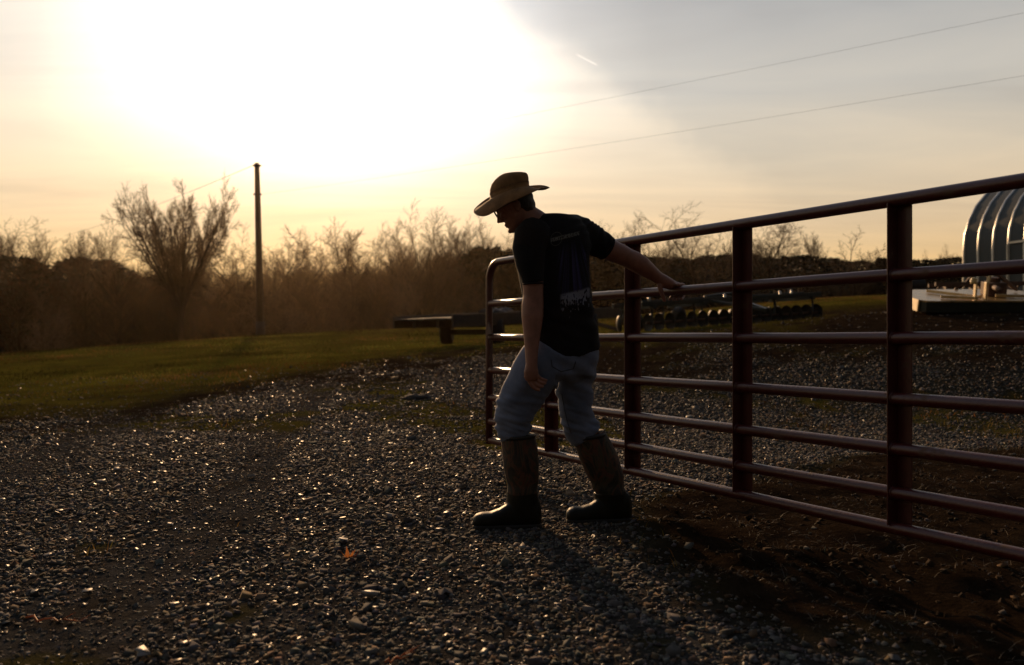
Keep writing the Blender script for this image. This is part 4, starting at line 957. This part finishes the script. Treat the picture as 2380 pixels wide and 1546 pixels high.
# ------------------------------------------------------------------ hay wagon
def hay_wagon():
    a = P(985, 800, 21.0); b = P(1385, 780, 26.5); a.z = Hs(a.x, a.y); b.z = Hs(b.x, b.y); ax = (b - a); L = ax.length; ax.normalize()
    rz = math.atan2(ax.y, ax.x); root = empty('hay_wagon', (a.x, a.y, a.z)); root.rotation_euler = (0, -math.asin(ax.z), rz)
    tag(root, 'old flatbed hay wagon with dark plank deck parked on the grass behind the man', 'wagon')
    W = 2.2; zd = .74
    for k in range(9):
        m = MB(); y = -W / 2 + W * (k + .5) / 9; m.box((L / 2 - random.uniform(0, .15) * (k % 3), y, zd + random.uniform(-.008, .008)), (L, W / 9 - .014, .05)); m.build('deck_plank', M['wood_dark'], root, bevel=.005)
    for y in (-W / 2 - .03, W / 2 + .03): m = MB(); m.box((L / 2, y, zd - .06), (L + .06, .07, .32)); m.build('side_rail', M['wood_dark'], root, bevel=.01)
    for y in (-.45, .45): m = MB(); m.box((L / 2, y, zd - .13), (L - .2, .11, .19)); m.build('bearer', M['wood_dark'], root)
    for x in (1.75, L - 1.5):
        m = MB(); m.box((x, 0, .33), (.14, 1.9, .14)); m.box((x, 0, zd - .22), (.2, 1.3, .12)); m.build('axle', M['dark_steel'], root)
        for y in (-.98, .98):
            m = MB(); turn = R(38); dx, dy = -math.sin(turn), math.cos(turn)
            prof = [(-.145, .24), (-.165, .30), (-.145, .345), (-.08, .362), (.08, .362), (.145, .345), (.165, .30), (.145, .24)]
            rg = [[Vector((x + dx * o - math.sin(th) * rr * math.cos(turn) , y + dy * o - math.sin(th) * rr * math.sin(turn), .355 + rr * math.cos(th))) for th in [2 * math.pi * q / 28 for q in range(28)]] for o, rr in prof]
            m.rings(rg); wh = m.build('tyre', M['rubber'], root, True)
            h = MB(); h.tube([Vector((x - dx * .09, y - dy * .09, .355)), Vector((x + dx * .09, y + dy * .09, .355))], .235, 20); h.build('rim', M['rust'], wh)
    # scraps lying on the deck belong to nobody: each is its own thing
    for (u, v, l, nm, lb) in [(.36, -.1, 1.1, 'tarpaulin', 'crumpled dark tarpaulin lying on the deck of the hay wagon'), (.62, .2, .5, 'feed_sack', 'dark slumped feed sack on the hay wagon deck beside the tarpaulin')]:
        mm = MB(); n = 18
        for i in range(1):
            rg = []
            for q in range(7):
                th = math.pi * (q + .3) / 7.6; rg.append([Vector((l * .5 * math.sin(th) * math.cos(2 * math.pi * p / n) * (1 + .25 * math.sin(3 * p + nm.__len__())), .3 * math.sin(th) * math.sin(2 * math.pi * p / n) * (1 + .2 * math.sin(2 * p)), max(-.0, -.10 * math.cos(th) + .06) * (1 + .5 * math.sin(p * 1.7)))) for p in range(n)])
            mm.rings(rg)
        o = mm.build(nm, M['plain_dark'] if l > 1 else M['clod'], None, True)
        o.matrix_world = Matrix.Translation(root.location) @ root.rotation_euler.to_matrix().to_4x4() @ Matrix.Translation((L * u, v, zd + .03)); tag(o, lb, 'tarpaulin' if l > 1 else 'sack')
    lp = MB(); lp.beam((L - .1, 0, .36), (L + 1.6, .2, .05), .10, .10); lp.build('tongue', M['rust'], root)
hay_wagon()

# ------------------------------------------------------------------ disc harrow
def disc_harrow():
    a = P(1455, 772, 19.6); b = P(1868, 747, 21.2); a.z = Hs(a.x, a.y); b.z = Hs(b.x, b.y); ax = b - a; L = ax.length; ax.normalize()
    root = empty('disc_harrow', a); root.rotation_euler = (0, -math.asin(ax.z), math.atan2(ax.y, ax.x))
    tag(root, 'dark green disc harrow with long gangs of round blades on the grass beyond the gate', 'harrow')
    for y, z in ((-.75, .66), (-.1, .70), (.75, .66)): m = MB(); m.box((L / 2, y, z), (L - .1, .11, .11)); m.build('frame_beam', M['dark_steel'], root, bevel=.008)
    for x in (.35, L * .33, L * .66, L - .35): m = MB(); m.box((x, 0, .585), (.10, 1.75, .09)); m.build('cross_beam', M['dark_steel'], root, bevel=.008)
    disc = MB(); rg = []
    for r_, o in ((.02, .05), (.10, .043), (.16, .028), (.205, .006), (.215, 0), (.205, .012), (.1, .05), (.02, .058)): rg.append([Vector((o, r_ * math.cos(2 * math.pi * q / 22), r_ * math.sin(2 * math.pi * q / 22))) for q in range(22)])
    disc.rings(rg); dm = disc.mesh('disc_blade', True); dm.materials.append(M['disc_steel'])
    for g, (y, ang) in enumerate(((-.75, .12), (.75, -.12))):
        m = MB(); m.tube([(.15, y, .215), (L - .15, y, .215)], .028, 8); m.build('gang_shaft', M['rust'], root)
        n = 17
        for k in range(n):
            o = link('disc_blade', dm, None, root); o.location = (.2 + (L - .4) * k / (n - 1), y, .215); o.rotation_euler = (0, 0, ang + math.pi * g)
        for k in range(5): m = MB(); x = .3 + (L - .6) * k / 4; m.tube([(x, y, .62), (x + .05, y + .05, .45), (x, y, .25)], .026, 6); m.build('gang_hanger', M['dark_steel'], root)
    for x in (L * .3, L * .7):
        m = MB(); prof = [(-.08, .16), (-.09, .24), (-.04, .27), (.04, .27), (.09, .24), (.08, .16)]
        m.rings([[Vector((x + o, .15 + r_ * math.cos(2 * math.pi * q / 22), .28 + r_ * math.sin(2 * math.pi * q / 22))) for q in range(22)] for o, r_ in prof]); m.build('tyre', M['rubber'], root, True)
    m = MB(); m.tube([(L * .42, -.1, .74), (L * .62, .1, .84)], .05, 10); m.tube([(L * .62, .1, .84), (L * .72, .2, .86)], .022, 8); m.build('hydraulic_ram', M['dark_steel'], root, True)
    for x, y, z in ((.28, -.72, .79), (L * .86, -.5, .76), (L * .45, -.75, .74), (L * .2, -.1, .77), (L * .76, -.74, .74)): m = MB(); m.tube([(x, y, z - .08), (x, y, z + .02)], [.035, .03], 10); m.ball((x, y, z + .02), .034, n=10, m=6); m.build('glint_pin', M['sunlit_zinc'], root, True)  # pale pins on the dark frame stand for sun glints
    m = MB(); m.beam((L * .5, -.75, .66), (L * .5, -2.0, .35), .09, .09); m.beam((L * .36, -.75, .66), (L * .5, -2.0, .35), .06, .06); m.build('drawbar', M['dark_steel'], root)
disc_harrow()

# ------------------------------------------------------------------ rotary mower
def rotary_mower():
    Z = 15.0; a = P(2140, 738, Z); a.z = Hs(a.x, a.y); root = empty('rotary_mower', a, R(-6)); root.rotation_euler = (R(10), 0, R(-6))
    tag(root, 'low yellow tractor mower deck catching the sun in front of the arched building', 'mower')
    m = MB(); poly = [(.0, .18), (.10, .02), (.30, -.02), (2.3, -.02), (2.5, .15), (2.5, 1.3), (2.2, 1.75), (.5, 1.75), (.1, 1.35)]
    m.prism(poly, .215, .27); m.build('deck', M['yellow_steel'], root, bevel=.004)
    m = MB()
    for i in range(len(poly)):
        p, q = Vector((*poly[i], .15)), Vector((*poly[(i + 1) % len(poly)], .15)); m.beam(p, q, .012, .185)
    m.build('skirt', M['dark_steel'], root)  # dark colour stands for shade on the mower sides
    m = MB(); m.add([(-.03, .12, .06), (-.03, 1.30, .06), (-.015, 1.30, .275), (-.015, .12, .275), (.0, .12, .06), (.0, 1.30, .06), (.015, 1.30, .275), (.015, .12, .275)], [(0, 1, 2, 3), (7, 6, 5, 4), (0, 3, 7, 4), (1, 5, 6, 2), (3, 2, 6, 7), (0, 4, 5, 1)]); m.build('sunlit_skirt_side', M['sunlit_yellow'], root)  # left side of the skirt, sunlight painted in as bright yellow
    for (p, q) in (((.45, .3, .31), (1.0, .05, .31)), ((.55, 1.2, .31), (1.1, .2, .31)), ((1.45, .4, .31), (2.0, .3, .31))): m = MB(); m.beam(p, q, .07, .055); m.build('deck_rib', M['sunlit_yellow'], root, bevel=.006)
    for x in (.94, 1.12): m = MB(); m.box((x, .06, .42), (.03, .10, .36)); m.build('hitch_plate', M['sunlit_yellow'], root, bevel=.006)
    m = MB(); m.tube([(.90, .06, .57), (.90, .06, .64)], .055, 12); m.ball((.90, .06, .64), .055); m.build('hitch_pin', M['sunlit_yellow'], root, True)
    m = MB(); m.beam((1.14, .1, .50), (1.28, .25, .80), .05, .05); m.build('top_link', M['sunlit_yellow'], root, bevel=.006)
    m = MB(); m.beam((1.30, .25, .80), (2.2, 1.2, .32), .05, .05); m.build('brace', M['rust'], root)
    m = MB(); m.box((1.55, .7, .40), (.34, .34, .26)); m.tube([(1.55, .7, .52), (1.55, .7, .62)], .10, 14); m.build('gearbox', M['rust'], root, bevel=.02)
    m = MB(); m.tube([(1.5, .6, .45), (1.2, -.3, .50)], .045, 10); m.build('drive_shaft', M['rust'], root, True)
    for x in (2.0, 2.14): m = MB(); m.box((x, .1, .42), (.04, .12, .34)); m.build('wheel_bracket', M['rust'], root, bevel=.006)
    m = MB(); prof = [(-.08, .10), (-.09, .19), (-.04, .215), (.04, .215), (.09, .19), (.08, .10)]
    m.rings([[Vector((1.3 + o, 2.05 + r_ * math.cos(2 * math.pi * q / 20), -.14 + r_ * math.sin(2 * math.pi * q / 20))) for q in range(20)] for o, r_ in prof]); m.build('tail_wheel', M['rubber'], root, True)
    m = MB(); m.beam((1.3, 1.7, .29), (1.42, 2.05, .20), .06, .06); m.beam((1.42, 2.05, .22), (1.42, 2.05, -.16), .05, .05); m.beam((1.19, 2.05, -.14), (1.44, 2.05, -.14), .04, .04); m.build('wheel_arm', M['rust'], root)
rotary_mower()
def cultivator():
    Z = 19; a = P(2190, 690, Z); a.z = Hs(a.x, a.y); root = empty('cultivator', a, R(-12)); tag(root, 'rusty brown tined cultivator standing behind the yellow mower', 'cultivator')
    for y in (0, .55): m = MB(); m.box((.8, y, .62), (1.9, .09, .09)); m.build('tool_bar', M['rust'], root, bevel=.006)
    for x in (.1, .8, 1.5): m = MB(); m.box((x, .28, .53), (.08, .7, .08)); m.build('cross_bar', M['rust'], root)
    for k in range(7):
        x = -.05 + k * .28; y = .55 * (k % 2); m = MB(); m.tube([(x, y, .60), (x, y + .16, .52), (x, y + .20, .32), (x, y + .08, .12), (x, y - .04, -.02)], [.022, .022, .02, .018, .012], 6); m.build('tine', M['rust'], root, True)
    m = MB(); m.beam((.5, 0, .64), (.8, .05, 1.0), .06, .06); m.beam((1.1, 0, .64), (.8, .05, 1.0), .06, .06); m.build('hitch_mast', M['rust'], root)
cultivator()

# ------------------------------------------------------------------ arched steel building
def arched_building():
    o = P(2240, 690, 30); z0 = min(Hs(o.x, o.y), Hs(o.x + 2.6, o.y - 7)); pz = Hs(o.x, o.y)
    root = empty('arched_building', (o.x, o.y, pz - .5)); a = Vector((.30, -.954, 0)).normalized(); p = Vector((.954, .30, 0))
    root.rotation_euler = (0, 0, math.atan2(a.y, a.x)); tag(root, 'grey ribbed steel building with an arched roof behind the mower', 'building')
    # local x along the building, local y across it (p = +y)
    wall = P(2240, 585, 30).z - pz + .5; r = 2.75; n = 14
    def prof(off): 
        q = [(-off, 0.0), (-off, wall * .5), (-off, wall)]
        q += [(r - (r + off) * math.cos(math.pi * k / n), wall + (r + off) * math.sin(math.pi * k / n)) for k in range(1, n)]
        return q + [(2 * r + off, wall), (2 * r + off, wall * .5), (2 * r + off, 0)]
    step = .62; bays = 14; pf, pr = prof(0), prof(.028)
    pan = MB(); k = len(pf)
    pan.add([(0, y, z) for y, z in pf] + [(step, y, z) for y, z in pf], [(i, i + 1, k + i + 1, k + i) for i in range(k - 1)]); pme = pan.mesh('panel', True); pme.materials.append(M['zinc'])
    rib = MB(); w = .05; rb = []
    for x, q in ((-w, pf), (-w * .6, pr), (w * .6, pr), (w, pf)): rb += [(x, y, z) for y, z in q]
    rib.add(rb, [(g * k + i, g * k + i + 1, (g + 1) * k + i + 1, (g + 1) * k + i) for g in range(3) for i in range(k - 1)]); rme = rib.mesh('rib', True); rme.materials.append(M['sunlit_zinc'])
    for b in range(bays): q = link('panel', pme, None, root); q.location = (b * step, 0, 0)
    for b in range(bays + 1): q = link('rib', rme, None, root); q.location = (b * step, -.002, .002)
    for x, nm in ((.01, 'end_wall'), (bays * step - .01, 'end_wall')):
        m = MB(); m.add([(x, y, z) for y, z in pf], [tuple(range(k))]); m.build(nm, M['zinc'], root)
    m = MB(); x0, x1 = 3 * step + .06, 6 * step; zt = P(2290, 567, 28.5).z - root.location.z
    m.beam((x0, -.035, zt), (x1, -.035, zt), .05, .07); m.build('door_header', M['sunlit_zinc'], root)
    m = MB(); m.beam((3 * step, -.040, 0), (3 * step, -.040, zt - .04), .04, .05, up=(0, 1, 0)); m.build('door_jamb', M['sunlit_zinc'], root)
    m = MB(); m.box((bays * step / 2, r, .2), (bays * step + .1, 2 * r + .14, .5)); m.build('footing', M['clod'], root)
arched_building()
def barrel_tank():
    Z = 26; a = P(2112, 700, Z); a.z = Hs(a.x, a.y); root = empty('fuel_tank', a, R(10)); tag(root, 'black drum tank on a stand half hidden behind the wide gate upright', 'tank')
    m = MB(); m.tube([(-.42, 0, .78), (-.38, 0, .78), (.38, 0, .78), (.42, 0, .78)], [.28, .33, .33, .28], 20); m.build('drum', M['plain_dark'], root, True, auto=40)
    for x in (-.3, .3):
        for y in (-.25, .25): m = MB(); m.beam((x, y * 1.3, -.1), (x, y * .8, .62), .05, .05); m.build('leg', M['dark_steel'], root)
barrel_tank()
def shed():
    Z = 84; a = P(1862, 690, Z); a.z = Hs(a.x, a.y); root = empty('farm_shed', a, R(8)); tag(root, 'small pale shed glimpsed between the trees beyond the gnarled tree', 'shed')
    m = MB(); h = P(1862, 612, Z).z - a.z; m.box((0, 0, h / 2 - .1), (1.5, 3, h)); m.build('wall', mat('pale_shed_boards', (.30, .25, .19), .8), root)
    m = MB(); m.add([(-.95, -1.7, h - .12), (.95, -1.7, h - .12), (.95, 1.7, h - .12), (-.95, 1.7, h - .12), (0, -1.7, h + .6), (0, 1.7, h + .6)], [(0, 1, 4), (3, 5, 2), (0, 4, 5, 3), (1, 2, 5, 4), (0, 3, 2, 1)]); m.build('roof', M['rust'], root)
shed()

# ------------------------------------------------------------------ small things on the ground
def on_ground(x, y):
    Z = 1767 / (y - HY)
    for _ in range(4): X = (x - CX) / FPX * Z; Z = FPX * (HC - Hs(X, Z)) / (y - HY)
    return (x - CX) / FPX * Z, Z
def maple_leaf(x, y, size, rot, label):
    X, Y = on_ground(x, y); pts = []
    for k in range(10):
        a = math.pi * 2 * k / 10; r_ = size * ((.62 if k % 2 == 0 else .22) + .08 * math.sin(k * 2.3)); pts.append(Vector((r_ * math.cos(a), r_ * math.sin(a), .012 + (.045 if k % 2 == 0 else .0) * abs(math.sin(k * 1.7 + rot)))))
    m = MB(); m.add([Vector((0, 0, .008))] + pts, [(0, 1 + k, 1 + (k + 1) % 10) for k in range(10)]); m.tube([(0, 0, .01), (size * .3, -size * .6, .03), (size * .4, -size * .9, .06)], .0016, 5)
    o = m.build('fallen_leaf', M['leaf'], None); o.location = (X, Y, Hs(X, Y) + .012); o.rotation_euler = (R(14), R(-10), rot); tag(o, label, 'leaf')
maple_leaf(809, 1308, .060, .6, 'curled orange leaf lying alone on the grey gravel')
def twig(x0, y0, x1, y1, label):
    a, b = on_ground(x0, y0), on_ground(x1, y1); m = MB(); pts = []; n = 9
    for k in range(n + 1):
        t = k / n; X = a[0] + (b[0] - a[0]) * t; Y = a[1] + (b[1] - a[1]) * t + .01 * math.sin(k * 1.9); pts.append(Vector((X, Y, Hs(X, Y) + .016 + .006 * math.sin(k * 2.3))))
    m.tube(pts, [.0035 - .0022 * k / n for k in range(n + 1)], 6)
    for k in (5, 6, 7, 8): m.tube([pts[k], pts[k] + Vector((.03, .02 * (-1) ** k, .014))], [.0018, .0006], 5)
    o = m.build('twig', M['leaf'], None, True); tag(o, label, 'twig')
twig(60, 1446, 196, 1456, 'thin reddish dry twig lying on the gravel')
twig(895, 1562 - 10, 955, 1548 - 22, 'short pale bent twig lying at the gravel edge')
def clod(x, y, w, label, seed):
    X, Y = on_ground(x, y); m = MB(); r = random.Random(seed); rg = []
    for i in range(1, 7):
        th = math.pi * i / 12; rg.append([Vector((w * math.sin(th) * math.cos(2 * math.pi * q / 20) * r.uniform(.85, 1.12), w * .7 * math.sin(th) * math.sin(2 * math.pi * q / 20) * r.uniform(.85, 1.12), w * .30 * math.cos(th) * r.uniform(.75, 1.2) - .012)) for q in range(20)])
    m.rings(rg); o = m.build('manure_clod', M['clod'], None, True); o.location = (X, Y, Hs(X, Y)); tag(o, label, 'clod')
clod(974, 938, .22, 'wide dark clod of dung on the gravel near the gate end', 1)
clod(1040, 938, .09, 'small dark clod beside the wide one on the gravel', 2)
FL = 'flat pale stone lying loose on top of the grey gravel'
for k, (x, y, sz) in enumerate([(798, 1264, .05), (864, 1392, .058), (395, 1226, .035), (585, 1112, .05), (560, 1085, .05), (700, 1200, .035), (272, 1098, .05), (203, 1385, .05), (1215, 1300 - 20, .04), (1290, 1010 + 30, .045), (1062, 1150, .04), (478, 1190, .035), (905, 1205, .05), (1165, 1395, .045), (650, 970, .05), (250, 1160, .05), (400, 1010, .06), (760, 1010, .06), (1060, 1005, .05), (330, 1530, .05)]):
    X, Y = on_ground(x, y); V, Fc = rocks(np.array([X]), np.array([Y]), np.array([sz]), np.array([.28]), .02, 100 + k)
    o = link('loose_stone', fast_mesh('loose_stone', V - np.array([X, Y, Hs(X, Y)]), Fc), M['pale_stone'] if 'pale_stone' in M else M.setdefault('pale_stone', mat('pale_limestone', (.15, .135, .12), .6, vscale=40, var=.2, bump=.2)))
    o.location = (X, Y, Hs(X, Y) + .012); tag(o, FL, 'stone', 'loose flat stones on the gravel')

# ------------------------------------------------------------------ evening haze
def haze():
    m = bpy.data.materials.new('evening_haze'); m.use_nodes = True; nt = m.node_tree; nt.nodes.remove(nt.nodes['Principled BSDF'])
    v = nt.nodes.new('ShaderNodeVolumePrincipled'); v.inputs['Color'].default_value = (1.0, .76, .50, 1); v.inputs['Density'].default_value = HAZE; v.inputs['Anisotropy'].default_value = .84
    nt.links.new(v.outputs[0], nt.nodes['Material Output'].inputs['Volume'])
    zmin = float(gz.min()) - 1.5; mb = MB(); mb.box((0, 720, (zmin + 24) / 2), (2500, 1640, 24 - zmin)); o = mb.build('haze', m); o['kind'] = 'stuff'
    o['label'] = 'thin warm evening haze in the air over the fields'; o['category'] = 'haze'
HAZE = .00009
haze()
